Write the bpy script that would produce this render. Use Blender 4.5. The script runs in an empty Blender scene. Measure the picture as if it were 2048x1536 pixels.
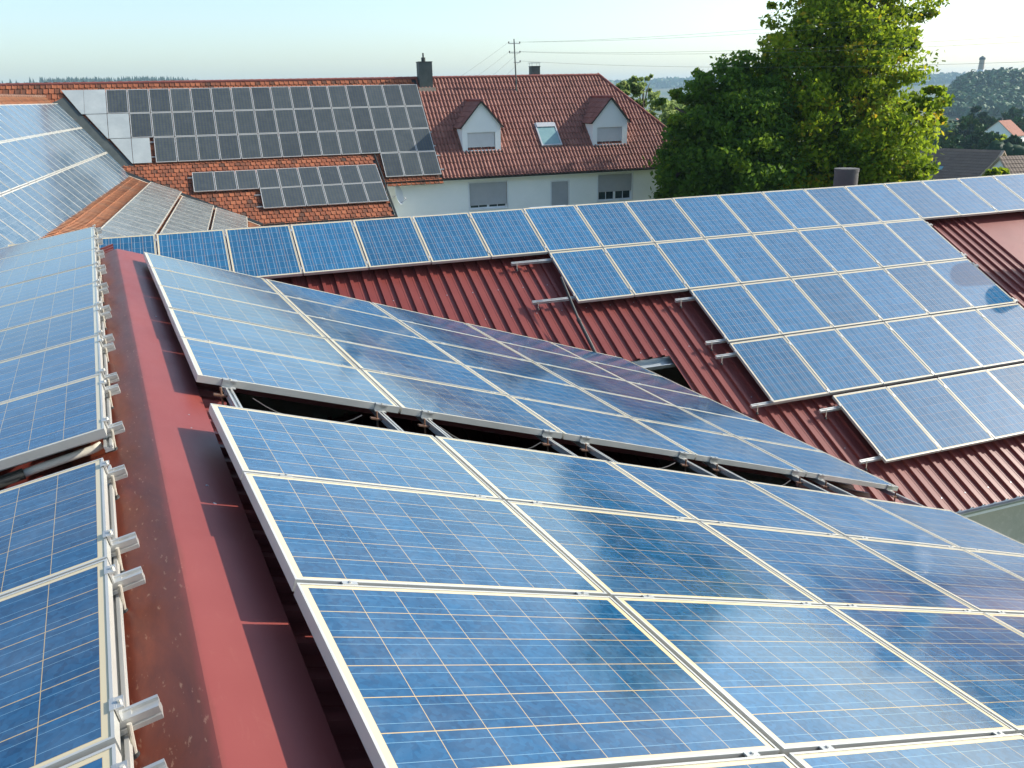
import bpy, bmesh, math, random
import numpy as np
from mathutils import Vector, Matrix
rad = math.radians
S = bpy.context.scene
COL = S.collection
Z0 = 9.0                                  # height of the camera above the yard
random.seed(4); RNG = np.random.default_rng(7)

# ------------------------------------------------------------------ camera
cam_d = bpy.data.cameras.new('camera'); cam = bpy.data.objects.new('camera', cam_d); COL.objects.link(cam)
cam_d.sensor_width = 36.0; cam_d.lens = 1693.74/2048*36.0
cam_d.clip_start = 0.05; cam_d.clip_end = 20000
Rc = ((0.9025707, -0.15708002, 0.40086406), (-0.43004924, -0.28440178, 0.85683912), (-0.02058586, -0.94574917, -0.32424486))
M3 = Matrix([[Rc[i][0], -Rc[i][1], -Rc[i][2]] for i in range(3)])   # x right, y up, -z forward
cam.matrix_world = Matrix.Translation((0, 0, Z0)) @ M3.to_4x4()
S.camera = cam

# ------------------------------------------------------------------ light
SUN_AZ, SUN_EL = 98.0, 32.0              # clockwise from +Y
sd = Vector((math.sin(rad(SUN_AZ))*math.cos(rad(SUN_EL)), math.cos(rad(SUN_AZ))*math.cos(rad(SUN_EL)), math.sin(rad(SUN_EL))))
w = bpy.data.worlds.new('World'); S.world = w; w.use_nodes = True
wn = w.node_tree; bg = wn.nodes['Background']
sky = wn.nodes.new('ShaderNodeTexSky'); sky.sky_type = 'NISHITA'; sky.sun_disc = False
sky.sun_elevation = rad(SUN_EL); sky.sun_rotation = rad(SUN_AZ)
sky.air_density = 1.0; sky.dust_density = 2.2; sky.ozone_density = 1.6; sky.altitude = 400
tn = wn.nodes.new('ShaderNodeMix'); tn.data_type = 'RGBA'; tn.blend_type = 'MULTIPLY'; tn.inputs[0].default_value = 1; tn.inputs[7].default_value = (.95, 1.0, .99, 1)
wn.links.new(sky.outputs[0], tn.inputs[6]); wn.links.new(tn.outputs[2], bg.inputs[0]); bg.inputs[1].default_value = 0.15
sl = bpy.data.lights.new('sun', 'SUN'); sl.energy = 4.0; sl.angle = rad(0.6); sl.color = (1.0, 0.93, 0.82)
sun = bpy.data.objects.new('sun', sl); COL.objects.link(sun); sun.location = (0, 0, 60)
sun.rotation_euler = sd.to_track_quat('Z', 'Y').to_euler()
S.view_settings.view_transform = 'Standard'; S.view_settings.look = 'None'
S.view_settings.exposure = 0.76; S.view_settings.gamma = 1.0
S.cycles.volume_bounces = 0; S.cycles.max_bounces = 6; S.cycles.diffuse_bounces = 3; S.cycles.glossy_bounces = 3
S.cycles.transparent_max_bounces = 4; S.cycles.volume_step_rate = 10

# ------------------------------------------------------------------ helpers
class Fr:
    """local frame: p(u,v,w) gives a world point"""
    def __init__(s, o, M, lift=True):
        s.o = np.array(o, float) + (np.array([0, 0, Z0]) if lift else 0); s.M = np.array(M, float)
    def p(s, u, v, w=0.0): return s.o + s.M @ np.array([u, v, w], float)
    def pts(s, a): return s.o + np.asarray(a, float) @ s.M.T
    def mat(s, u=0, v=0, w=0, turn=False):
        M = s.M if not turn else np.stack([-s.M[:, 1], s.M[:, 0], s.M[:, 2]], 1)
        m = Matrix([[M[i][j] for j in range(3)] for i in range(3)]).to_4x4()
        m.translation = Vector(s.p(u, v, w)); return m
def mesh(name, V, F, mats, smooth=False, attr=None, uv=None, mi=None):
    me = bpy.data.meshes.new(name)
    me.from_pydata([tuple(map(float, v)) for v in V], [], [tuple(int(i) for i in f) for f in F])
    for m in (mats if isinstance(mats, (list, tuple)) else [mats]): me.materials.append(m)
    if mi is not None: me.polygons.foreach_set('material_index', mi)
    if smooth: me.polygons.foreach_set('use_smooth', [True]*len(me.polygons))
    if attr is not None:
        a = me.attributes.new('tint', 'FLOAT', 'FACE'); a.data.foreach_set('value', np.asarray(attr, dtype=np.float32))
    if uv is not None:
        l = me.uv_layers.new(name='UVMap'); l.data.foreach_set('uv', np.asarray(uv, dtype=np.float32).ravel())
    me.update(); return me
def fast_quads(name, V, nq, mat, attr=None, smooth=False):
    """V (4*nq,3): each four vertices one quad"""
    me = bpy.data.meshes.new(name)
    me.vertices.add(4*nq); me.vertices.foreach_set('co', np.asarray(V, np.float32).ravel())
    me.loops.add(4*nq); me.loops.foreach_set('vertex_index', np.arange(4*nq, dtype=np.int32))
    me.polygons.add(nq); me.polygons.foreach_set('loop_start', np.arange(0, 4*nq, 4, dtype=np.int32))
    me.materials.append(mat)
    if attr is not None:
        a = me.attributes.new('tint', 'FLOAT', 'FACE'); a.data.foreach_set('value', np.asarray(attr, np.float32))
    me.update(calc_edges=True); me.validate(); return me
def link(name, data, parent=None, label=None, cat=None, group=None, kind=None, mw=None):
    o = bpy.data.objects.new(name, data); COL.objects.link(o)
    if parent is not None: o.parent = parent
    if mw is not None: o.matrix_world = mw if parent is None else o.matrix_world
    if mw is not None and parent is not None: o.matrix_local = mw
    if label: o['label'] = label
    if cat: o['category'] = cat
    if group: o['group'] = group
    if kind: o['kind'] = kind
    return o
def root(name, label, cat, mw=None, group=None):
    o = link(name, None, None, label, cat, group); o.empty_display_size = 0.3
    if mw is not None: o.matrix_world = mw
    return o
class MB:
    """collects solids, builds one mesh"""
    def __init__(s): s.V = []; s.F = []; s.I = []; s.idx = 0
    def add(s, V, F, i=0):
        n = len(s.V); s.V += [tuple(v) for v in V]; s.F += [tuple(k+n for k in f) for f in F]; s.I += [i]*len(F)
    def box(s, a, b, fr=None, i=0):
        x0, y0, z0 = a; x1, y1, z1 = b
        V = [(x0,y0,z0),(x1,y0,z0),(x1,y1,z0),(x0,y1,z0),(x0,y0,z1),(x1,y0,z1),(x1,y1,z1),(x0,y1,z1)]
        if fr: V = [fr.p(*v) for v in V]
        s.add(V, [(0,3,2,1),(4,5,6,7),(0,1,5,4),(1,2,6,5),(2,3,7,6),(3,0,4,7)], i)
    def prism(s, poly, axis_pts, i=0):
        """poly: 3-D ring; axis_pts: offset vector -> extruded solid"""
        n = len(poly); o = np.array(axis_pts, float)
        V = [tuple(p) for p in poly] + [tuple(np.array(p)+o) for p in poly]
        s.add(V, [tuple(range(n))[::-1], tuple(range(n, 2*n))] + [(k, (k+1) % n, n+(k+1) % n, n+k) for k in range(n)], i)
    def tube(s, pts, r, n=8, i=0, cap=True, radii=None):
        pts = [Vector(p) for p in pts]; m = len(pts); V = []; F = []
        for k, p in enumerate(pts):
            d = (pts[min(k+1, m-1)]-pts[max(k-1, 0)]).normalized()
            a = d.orthogonal().normalized() if k == 0 else (pa - d*pa.dot(d)).normalized()
            pa = a; b = d.cross(a); rr = radii[k] if radii else r
            V += [tuple(p + (a*math.cos(2*math.pi*j/n)+b*math.sin(2*math.pi*j/n))*rr) for j in range(n)]
        for k in range(m-1):
            F += [(k*n+j, k*n+(j+1) % n, (k+1)*n+(j+1) % n, (k+1)*n+j) for j in range(n)]
        if cap: F += [tuple(range(n))[::-1], tuple(range((m-1)*n, m*n))]
        s.add(V, F, i)
    def build(s, name, mats, parent=None, smooth=False, **k):
        return link(name, mesh(name, s.V, s.F, mats, smooth, mi=s.I if isinstance(mats, (list, tuple)) else None), parent, **k)
def smooth_by_angle(o, deg=35):
    me = o.data; me.polygons.foreach_set('use_smooth', [True]*len(me.polygons))
    try: me.set_sharp_from_angle(angle=rad(deg))
    except Exception: pass
ORD = ['first','second','third','fourth','fifth','sixth','seventh','eighth','ninth','tenth','eleventh','twelfth','thirteenth','fourteenth','fifteenth','sixteenth','seventeenth','eighteenth','nineteenth','twentieth','twenty-first','twenty-second','twenty-third','twenty-fourth','twenty-fifth','twenty-sixth']

# ------------------------------------------------------------------ materials
def nt(name):
    m = bpy.data.materials.new(name); m.use_nodes = True; t = m.node_tree
    return m, t, t.nodes['Principled BSDF']
def N(t, kind, **k):
    n = t.nodes.new(kind)
    for a, b in k.items():
        if a.startswith('i_'):
            key = a[2:]; n.inputs[int(key) if key.isdigit() else key].default_value = b
        else: setattr(n, a, b)
    return n
def mixc(t, f, a, b, blend='MIX'):
    n = t.nodes.new('ShaderNodeMix'); n.data_type = 'RGBA'; n.blend_type = blend
    for s, v in ((n.inputs[0], f), (n.inputs[6], a), (n.inputs[7], b)):
        if isinstance(v, (int, float)): s.default_value = v
        elif isinstance(v, tuple): s.default_value = (*v, 1) if len(v) == 3 else v
        else: t.links.new(v, s)
    return n.outputs[2]
def mth(t, op, a, b=None, c=None):
    n = t.nodes.new('ShaderNodeMath'); n.operation = op
    for s, v in zip(n.inputs, (a, b, c)):
        if v is None: continue
        if isinstance(v, (int, float)): s.default_value = v
        else: t.links.new(v, s)
    return n.outputs[0]
def ramp(t, f, p0, p1):
    n = t.nodes.new('ShaderNodeMapRange'); n.inputs[1].default_value = p0; n.inputs[2].default_value = p1
    t.links.new(f, n.inputs[0]); return n.outputs[0]
def noise(t, vec, scale, detail=4, rough=.55, dist=0):
    n = N(t, 'ShaderNodeTexNoise'); n.inputs['Scale'].default_value = scale; n.inputs['Detail'].default_value = detail
    n.inputs['Roughness'].default_value = rough; n.inputs['Distortion'].default_value = dist
    if vec is not None: t.links.new(vec, n.inputs['Vector'])
    return n.outputs[0]
def stained(name, c0, c1, rough=.6, scale=1.5, metal=0, bump=0.0, bscale=40, spec=.5, c2=None, coords='Object', stretch=None, rvar=.12):
    m, t, b = nt(name); tc = N(t, 'ShaderNodeTexCoord').outputs[coords]
    if stretch:
        mp = N(t, 'ShaderNodeMapping'); mp.inputs['Scale'].default_value = stretch; t.links.new(tc, mp.inputs[0]); tc = mp.outputs[0]
    f = ramp(t, noise(t, tc, scale, 6, .65), .35, .65)
    c = mixc(t, f, c0, c1)
    if c2:
        f2 = ramp(t, noise(t, tc, scale*6, 5, .7, .4), .55, .75); c = mixc(t, f2, c, c2)
    t.links.new(c, b.inputs['Base Color']); b.inputs['Metallic'].default_value = metal
    r = mth(t, 'ADD', mth(t, 'MULTIPLY', noise(t, tc, scale*3, 5), rvar*2), rough-rvar)
    t.links.new(r, b.inputs['Roughness']); b.inputs['Specular IOR Level'].default_value = spec
    if bump:
        bp = N(t, 'ShaderNodeBump'); bp.inputs['Strength'].default_value = bump; bp.inputs['Distance'].default_value = .01
        t.links.new(noise(t, tc, bscale, 4), bp.inputs['Height']); t.links.new(bp.outputs[0], b.inputs['Normal'])
    return m
def cell_mat(name, cell, cell2, line, bus, nx, ny, rough=.12, busn=2, border=(.62,.52,.32), gap=.014, busw=.010, dust=.025, bump=.012, spec=.5, bus_dir=1):
    """poly-crystalline cells drawn in UV cell units; nx cells along u, ny along v"""
    m, t, b = nt(name)
    uv = N(t, 'ShaderNodeUVMap', uv_map='UVMap').outputs[0]
    oi = N(t, 'ShaderNodeObjectInfo')
    sp = N(t, 'ShaderNodeSeparateXYZ'); t.links.new(uv, sp.inputs[0]); u, v = sp.outputs[0], sp.outputs[1]
    fu, fv = mth(t, 'FRACT', u), mth(t, 'FRACT', v)
    gu = mth(t, 'GREATER_THAN', mth(t, 'ABSOLUTE', mth(t, 'SUBTRACT', fu, .5)), .5-gap*.6)
    gv = mth(t, 'GREATER_THAN', mth(t, 'ABSOLUTE', mth(t, 'SUBTRACT', fv, .5)), .5-gap)
    g = mth(t, 'MAXIMUM', gu, gv)
    out = mth(t, 'MAXIMUM', mth(t, 'MAXIMUM', mth(t, 'LESS_THAN', u, 0.0), mth(t, 'GREATER_THAN', u, float(nx))),
              mth(t, 'MAXIMUM', mth(t, 'LESS_THAN', v, 0.0), mth(t, 'GREATER_THAN', v, float(ny))))
    bb = mth(t, 'FRACT', mth(t, 'MULTIPLY', (v if bus_dir else u), float(busn)))
    bs = mth(t, 'LESS_THAN', mth(t, 'ABSOLUTE', mth(t, 'SUBTRACT', bb, .5)), busw*busn/2)
    fl = N(t, 'ShaderNodeVectorMath', operation='FLOOR'); t.links.new(uv, fl.inputs[0])
    ad = N(t, 'ShaderNodeVectorMath', operation='ADD'); t.links.new(fl.outputs[0], ad.inputs[0])
    cmb = N(t, 'ShaderNodeCombineXYZ'); t.links.new(mth(t, 'MULTIPLY', oi.outputs['Random'], 91.7), cmb.inputs[0]); t.links.new(mth(t, 'MULTIPLY', oi.outputs['Random'], 37.3), cmb.inputs[2])
    t.links.new(cmb.outputs[0], ad.inputs[1])
    wn_ = N(t, 'ShaderNodeTexWhiteNoise'); wn_.noise_dimensions = '3D'; t.links.new(ad.outputs[0], wn_.inputs['Vector'])
    a2 = N(t, 'ShaderNodeVectorMath', operation='ADD'); t.links.new(uv, a2.inputs[0]); t.links.new(cmb.outputs[0], a2.inputs[1])
    vo = N(t, 'ShaderNodeTexVoronoi'); vo.inputs['Scale'].default_value = 9.0; t.links.new(a2.outputs[0], vo.inputs['Vector'])
    sv = N(t, 'ShaderNodeSeparateColor'); t.links.new(vo.outputs['Color'], sv.inputs[0])
    f = mth(t, 'ADD', mth(t, 'MULTIPLY', sv.outputs[0], .55), mth(t, 'MULTIPLY', wn_.outputs[0], .45))
    pn = mth(t, 'ADD', mth(t, 'MULTIPLY', oi.outputs['Random'], .30), .85)
    c = mixc(t, f, cell, cell2)
    hs = N(t, 'ShaderNodeHueSaturation'); t.links.new(pn, hs.inputs['Value']); t.links.new(c, hs.inputs['Color']); c = hs.outputs[0]
    c = mixc(t, bs, c, bus); c = mixc(t, g, c, line); c = mixc(t, out, c, border)
    tc = N(t, 'ShaderNodeTexCoord').outputs['Object']
    a3 = N(t, 'ShaderNodeVectorMath', operation='ADD'); t.links.new(tc, a3.inputs[0]); t.links.new(cmb.outputs[0], a3.inputs[1])
    dn = ramp(t, noise(t, a3.outputs[0], 3.2, 7, .68, .6), .42, .75)
    c = mixc(t, mth(t, 'MULTIPLY', dn, dust), c, (.45, .47, .45))
    t.links.new(c, b.inputs['Base Color']); b.inputs['Specular IOR Level'].default_value = spec
    t.links.new(mth(t, 'ADD', mth(t, 'MULTIPLY', dn, .05 if rough < .1 else .12), rough), b.inputs['Roughness'])
    if bump:
        bp = N(t, 'ShaderNodeBump'); bp.inputs['Strength'].default_value = bump; bp.inputs['Distance'].default_value = .01
        t.links.new(noise(t, a3.outputs[0], 9, 3), bp.inputs['Height']); t.links.new(bp.outputs[0], b.inputs['Normal'])
    return m
def tile_mat(name, cols, rough=.75, patch=None, spec=.3):
    m, t, b = nt(name); at = N(t, 'ShaderNodeAttribute', attribute_name='tint')
    cr = N(t, 'ShaderNodeValToRGB'); t.links.new(at.outputs['Fac'], cr.inputs[0]); el = cr.color_ramp.elements
    while len(el) < len(cols): el.new(.5)
    for e, (p, c) in zip(el, cols): e.position = p; e.color = (*c, 1)
    tc = N(t, 'ShaderNodeTexCoord').outputs['Object']
    c = mixc(t, mth(t, 'MULTIPLY', ramp(t, noise(t, tc, 9, 5, .7), .4, .7), .35), cr.outputs[0], (.07, .05, .04))
    if patch: c = mixc(t, mth(t, 'MULTIPLY', ramp(t, noise(t, tc, .6, 6, .7), .5, .7), patch[0]), c, patch[1])
    t.links.new(c, b.inputs['Base Color']); b.inputs['Roughness'].default_value = rough; b.inputs['Specular IOR Level'].default_value = spec
    return m
def leaf_mat(name, cols, trans=.35):
    m, t, b = nt(name); at = N(t, 'ShaderNodeAttribute', attribute_name='tint')
    cr = N(t, 'ShaderNodeValToRGB'); t.links.new(at.outputs['Fac'], cr.inputs[0]); el = cr.color_ramp.elements
    while len(el) < len(cols): el.new(.5)
    for e, (p, c) in zip(el, cols): e.position = p; e.color = (*c, 1)
    t.links.new(cr.outputs[0], b.inputs['Base Color']); b.inputs['Roughness'].default_value = .55; b.inputs['Specular IOR Level'].default_value = .10
    tr = N(t, 'ShaderNodeBsdfTranslucent'); hs = N(t, 'ShaderNodeHueSaturation'); hs.inputs['Value'].default_value = 1.8; hs.inputs['Hue'].default_value = .485
    t.links.new(cr.outputs[0], hs.inputs['Color']); t.links.new(hs.outputs[0], tr.inputs[0])
    mx = N(t, 'ShaderNodeMixShader'); mx.inputs[0].default_value = trans
    t.links.new(b.outputs[0], mx.inputs[1]); t.links.new(tr.outputs[0], mx.inputs[2]); t.links.new(mx.outputs[0], t.nodes['Material Output'].inputs['Surface'])
    return m
M_ALU = stained('anodised_aluminium', (.60,.59,.54), (.52,.52,.48), .38, 2, .35, rvar=.08)
M_ALU2 = stained('mill_aluminium', (.58,.58,.55), (.46,.46,.44), .36, 6, .55)
M_CELL = cell_mat('blue_polycrystalline', (.006,.044,.110), (.018,.105,.225), (.50,.35,.15), (.20,.36,.46), 8, 6, rough=.085, gap=.012, busw=.009, spec=.85, dust=.11)
M_CELLD = cell_mat('blue_polycrystalline_portrait', (.010,.078,.165), (.020,.125,.250), (.38,.28,.20), (.36,.50,.58), 8, 6, rough=.05, busw=.022, dust=.02, bump=.003, spec=.9)
M_CELLE = cell_mat('grey_blue_cells', (.04,.085,.13), (.06,.11,.16), (.30,.34,.36), (.16,.2,.24), 8, 6, rough=.12, dust=.22)
M_CELLG = cell_mat('dusty_grey_cells', (.12,.145,.15), (.15,.17,.17), (.30,.34,.34), (.2,.23,.24), 8, 6, rough=.2, dust=.3, spec=.35)
M_MONO = cell_mat('dark_mono_cells', (.056,.066,.062), (.070,.082,.075), (.025,.045,.10), (.12,.12,.11), 10, 6, rough=.38, busn=1, border=(.7,.7,.68), gap=.055, busw=.05, dust=.06, spec=.25)
M_BLANK = stained('grey_zinc_sheet', (.34,.38,.38), (.42,.46,.45), .6, 1.2, .1, spec=.3)
def red_metal(name='oxide_red_sheet', patina=False, k=.82):
    m, t, b = nt(name); tc = N(t, 'ShaderNodeTexCoord').outputs['Object']
    mp = N(t, 'ShaderNodeMapping'); mp.inputs['Scale'].default_value = (1, .35, 1); mp.inputs['Rotation'].default_value = (0, 0, .6); t.links.new(tc, mp.inputs[0])
    c = mixc(t, ramp(t, noise(t, tc, 1.3, 5), .35, .65), (.215*k,.046*k,.038*k), (.245*k,.058*k,.048*k))
    c = mixc(t, mth(t, 'MULTIPLY', ramp(t, noise(t, mp.outputs[0], 14, 7, .75, .8), .58, .8), .30), c, (.33,.13,.09))
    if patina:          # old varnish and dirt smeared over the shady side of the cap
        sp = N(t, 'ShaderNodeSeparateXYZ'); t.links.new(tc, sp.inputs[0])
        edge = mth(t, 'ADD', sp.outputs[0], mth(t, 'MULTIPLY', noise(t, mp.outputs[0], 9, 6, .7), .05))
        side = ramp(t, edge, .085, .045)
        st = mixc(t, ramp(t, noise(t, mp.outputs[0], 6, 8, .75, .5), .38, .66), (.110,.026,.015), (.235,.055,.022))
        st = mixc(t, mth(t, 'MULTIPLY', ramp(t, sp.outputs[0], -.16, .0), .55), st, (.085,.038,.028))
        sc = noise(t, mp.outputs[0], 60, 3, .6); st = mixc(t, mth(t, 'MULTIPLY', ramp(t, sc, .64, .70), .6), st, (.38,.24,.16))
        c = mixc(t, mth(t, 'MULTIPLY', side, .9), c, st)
    t.links.new(c, b.inputs['Base Color'])
    t.links.new(mth(t, 'ADD', mth(t, 'MULTIPLY', noise(t, mp.outputs[0], 5, 6, .7), .22), .32), b.inputs['Roughness'])
    b.inputs['Specular IOR Level'].default_value = .35
    return m
M_RED = red_metal()
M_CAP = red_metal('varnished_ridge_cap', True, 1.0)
M_WALL = stained('white_render', (.85,.88,.85), (.80,.84,.81), .9, .7, bump=.15, bscale=60, spec=.2)
M_WALL2 = stained('olive_render', (.44,.44,.38), (.36,.37,.31), .9, 1.6, bump=.3, bscale=35, spec=.2, c2=(.50,.50,.44))
M_WTILE = tile_mat('brown_red_pantiles', [(0,(.20,.078,.055)),(.5,(.265,.104,.076)),(.95,(.33,.145,.105))], .6, patch=(.2,(.20,.09,.06)), spec=.35)
M_FTILE = tile_mat('orange_flat_tiles', [(0,(.07,.045,.035)),(.28,(.17,.065,.035)),(.6,(.30,.095,.045)),(1,(.40,.14,.065))], .85)
M_ETILE = tile_mat('weathered_orange_tiles', [(0,(.20,.11,.075)),(.3,(.38,.17,.09)),(.7,(.46,.20,.10)),(1,(.52,.25,.13))], .85, patch=(.5,(.27,.19,.14)))
M_RIDGE = stained('ridge_tile_red', (.26,.075,.055), (.19,.06,.05), .7, 2)
M_DARK = stained('dark_metal', (.035,.04,.04), (.05,.055,.05), .5, 3, .4)
M_SLATE = stained('slate_cladding', (.085,.10,.095), (.06,.075,.07), .6, 3, .2)
M_FRAME = stained('white_window_frame', (.72,.76,.78), (.66,.70,.72), .45, 2)
M_SHUT = stained('grey_roller_shutter', (.42,.44,.46), (.38,.40,.42), .55, 2)
M_SHUT2 = stained('pale_roller_shutter', (.66,.68,.68), (.60,.62,.62), .55, 2)
M_ROD = stained('rusty_steel', (.28,.15,.09), (.20,.12,.08), .6, 8, .5)
M_STEEL = stained('galvanised_steel', (.48,.52,.54), (.40,.44,.46), .42, 5, .7)
M_BRONZE = stained('stainless_bolt', (.66,.62,.52), (.54,.50,.42), .35, 8, .3)
M_PVC = stained('cream_conduit', (.66,.62,.52), (.58,.54,.44), .5, 3)
M_CONC = stained('grey_concrete', (.10,.098,.095), (.075,.075,.072), .85, 3, bump=.3)
M_BLACK = stained('black_rubber', (.02,.02,.02), (.03,.03,.03), .6, 3)
M_MORTAR = stained('pale_mortar', (.50,.42,.32), (.40,.30,.22), .9, 5)
M_BARK = stained('bark', (.06,.045,.03), (.09,.07,.05), .9, 3, bump=.5, bscale=20)
M_LINDEN = leaf_mat('linden_leaves', [(0,(.045,.10,.010)),(.40,(.125,.205,.012)),(.8,(.23,.30,.016)),(.97,(.38,.29,.02))], .5)
M_DARKLEAF = leaf_mat('dark_leaves', [(0,(.040,.090,.014)),(.6,(.085,.170,.018)),(1,(.18,.26,.02))], .45)
M_BIRCH = leaf_mat('birch_leaves', [(0,(.10,.16,.05)),(.6,(.18,.25,.08)),(1,(.27,.31,.12))], .5)
M_FAR = leaf_mat('far_wood', [(0,(.028,.085,.026)),(.6,(.055,.125,.034)),(1,(.13,.13,.04))], .0)
M_SPRUCE = leaf_mat('far_spruce', [(0,(.016,.045,.022)),(1,(.030,.070,.028))], .1)
def glass_mat():
    m, t, b = nt('window_glass'); b.inputs['Base Color'].default_value = (.03,.04,.045,1); b.inputs['Roughness'].default_value = .04
    tc = N(t, 'ShaderNodeTexCoord').outputs['Object']; c = mixc(t, ramp(t, noise(t, tc, 2, 3), .3, .7), (.02,.03,.04), (.07,.10,.10)); t.links.new(c, b.inputs['Base Color'])
    return m
M_GLASS = glass_mat()
M_SKYGLASS = stained('blind_behind_glass', (.22,.36,.36), (.18,.31,.32), .08, 2, rvar=.03)
def ground_mat():
    m, t, b = nt('fields_and_grass'); tc = N(t, 'ShaderNodeTexCoord').outputs['Object']
    c = mixc(t, ramp(t, noise(t, tc, .012, 4), .42, .58), (.065,.10,.03), (.20,.17,.09))
    c = mixc(t, ramp(t, noise(t, tc, .3, 6, .7), .4, .7), c, (.05,.075,.025))
    t.links.new(c, b.inputs['Base Color']); b.inputs['Roughness'].default_value = .95; b.inputs['Specular IOR Level'].default_value = .1
    return m
M_GROUND = ground_mat()

# ------------------------------------------------------------------ terrain
def gh(x, y):
    r = np.hypot(x, y); az = np.degrees(np.arctan2(x, y))
    def ss(a, b, v): q = np.clip((v-a)/(b-a), 0, 1); return q*q*(3-2*q)
    h = -3.0*ss(60, 130, r) - 8*ss(130, 330, r) - 20*ss(330, 800, r)
    # wooded castle hill on the right
    hx, hy = 1150*math.sin(rad(58.5)), 1150*math.cos(rad(58.5))
    ca, sa = math.cos(rad(58.5)), math.sin(rad(58.5))
    dx, dy = x-hx, y-hy; across = dx*ca - dy*sa; along = dx*sa + dy*ca
    edge = ss(-152, -118, across)*(1-ss(500, 800, across))
    h = h + 43*edge*np.exp(-(along/190)**2)
    # spruce ridge on the left
    hx, hy = 1900*math.sin(rad(1)), 1900*math.cos(rad(1))
    bump = ss(-12, -2.5, az)*(1-ss(4.5, 15, az))
    h = h + 72*bump*np.exp(-((r-1900)/350)**2)
    # far blue ridges
    h = h + (58 + 9*np.sin(az*.21+1) + 5*np.sin(az*.53))*ss(2600, 3700, r)*(1-ss(4000, 4600, r)*.5)
    return h
def build_ground():
    nr, na = 120, 260
    rr = np.concatenate([[0], np.geomspace(8, 4700, nr)]); aa = np.linspace(0, 2*np.pi, na, endpoint=False)
    V = [(0, 0, 0)]; 
    R, A = np.meshgrid(rr[1:], aa, indexing='ij'); X = R*np.sin(A); Y = R*np.cos(A); Z = gh(X, Y)
    V += list(zip(X.ravel(), Y.ravel(), Z.ravel())); F = [(0, 1+(j+1) % na, 1+j) for j in range(na)]
    for i in range(nr-1):
        for j in range(na):
            a = 1+i*na+j; b_ = 1+i*na+(j+1) % na; F.append((a, b_, b_+na, a+na))
    link('ground', mesh('ground', V, F, M_GROUND, True), kind='structure')
build_ground()

def blobs(name, centers, radii, squash, mat, sub=2, rough=.25, seed=1, tintf=None):
    bm = bmesh.new(); bmesh.ops.create_icosphere(bm, subdivisions=sub, radius=1); bm.verts.ensure_lookup_table()
    base = np.array([v.co[:] for v in bm.verts]); faces = np.array([[v.index for v in f.verts] for f in bm.faces]); bm.free()
    rng = np.random.default_rng(seed); V = []; F = []; T = []
    for k, (c, r) in enumerate(zip(centers, radii)):
        d = base*(1+rng.normal(0, rough, (len(base), 1))); V.append(d*np.array([r, r, r*squash])+c); F.append(faces+k*len(base))
        T.append(np.clip(rng.random()*.7+rng.random(len(faces))*.3, 0, 1))
    V = np.concatenate(V); F = np.concatenate(F); T = np.concatenate(T)
    me = mesh(name, V, F, mat, True, attr=T); return me
def scatter_wood(name, azr, rr, n, size, squash, mat, seed, zoff=0, test=None):
    rng = np.random.default_rng(seed); az = np.radians(rng.uniform(*azr, n)); r = rng.uniform(*rr, n)
    x, y = r*np.sin(az), r*np.cos(az); z = gh(x, y)
    s = rng.uniform(size[0], size[1], n)
    if test is not None:
        k = test(np.degrees(az), r, z); x, y, z, s = x[k], y[k], z[k], s[k]
    q = 34; n = len(x); C = np.stack([x, y, z+s*squash*.6+zoff], 1).repeat(q, 0); R = s.repeat(q)[:, None]; m = len(C)
    d = rng.normal(size=(m, 3)); d /= np.linalg.norm(d, axis=1)[:, None]; P = C+d*R*np.array([1, 1, squash])*rng.uniform(.7, 1.05, (m, 1))
    nn = d+rng.normal(size=(m, 3))*.35; nn /= np.linalg.norm(nn, axis=1)[:, None]
    a = np.cross(nn, rng.normal(size=(m, 3))); a /= np.linalg.norm(a, axis=1)[:, None]; b_ = np.cross(nn, a); e = R*rng.uniform(.22, .42, (m, 1))
    Q = np.stack([P-a*e, P-b_*e*.8, P+a*e, P+b_*e*.8], 1).reshape(-1, 3)
    T = np.clip((rng.beta(2, 3, n)).repeat(q)+rng.normal(0, .08, m), 0, 1)
    return fast_quads(name, Q, m, mat, T)
link('castle_hill_wood', scatter_wood('castle_hill_wood', (51.0, 66), (930, 1190), 2900, (4, 8), 1.0, M_FAR, 3,
     test=lambda a, r, z: z > -27), kind='stuff', label='hazy mixed wood covering the hill under the white tower')
def spruces():
    rng = np.random.default_rng(5); V = []; F = []; T = []; n = 0
    for k in range(1500):
        az = rng.uniform(-5, 13); r = rng.uniform(1780, 1960)
        if az < -2.2 and rng.random() > .12: continue
        x, y = r*math.sin(rad(az)), r*math.cos(rad(az)); z = float(gh(np.array(x), np.array(y))); h = rng.uniform(9, 17)*(1-.035*max(0, az-3)); w_ = h*.24
        for lay in range(4):
            zb = z+h*(.08+.2*lay); zt = min(z+h*(.5+.2*lay), z+h); ww = w_*(1-.22*lay)
            m = 6; a0 = rng.random()*6
            V += [(x+ww*math.cos(a0+2*math.pi*j/m)*rng.uniform(.8, 1.2), y+ww*math.sin(a0+2*math.pi*j/m), zb) for j in range(m)] + [(x, y, zt)]
            F += [(n+j, n+(j+1) % m, n+m) for j in range(m)]; T += [rng.random()]*m; n += m+1
    link('spruce_forest', mesh('spruce_forest', V, F, M_SPRUCE, False, attr=T), kind='stuff', label='dark spruce forest on the ridge behind the tiled roof')
spruces()
link('distant_woodland', scatter_wood('distant_woodland', (24, 53), (3300, 3900), 900, (14, 26), .6, M_FAR, 9), kind='stuff', label='hazy blue woodland on the far ridge')
link('valley_hedgerows', scatter_wood('valley_hedgerows', (50.5, 60), (330, 640), 260, (3, 6), .9, M_FAR, 12), kind='stuff', label='hedges and copses across the valley floor')

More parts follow.
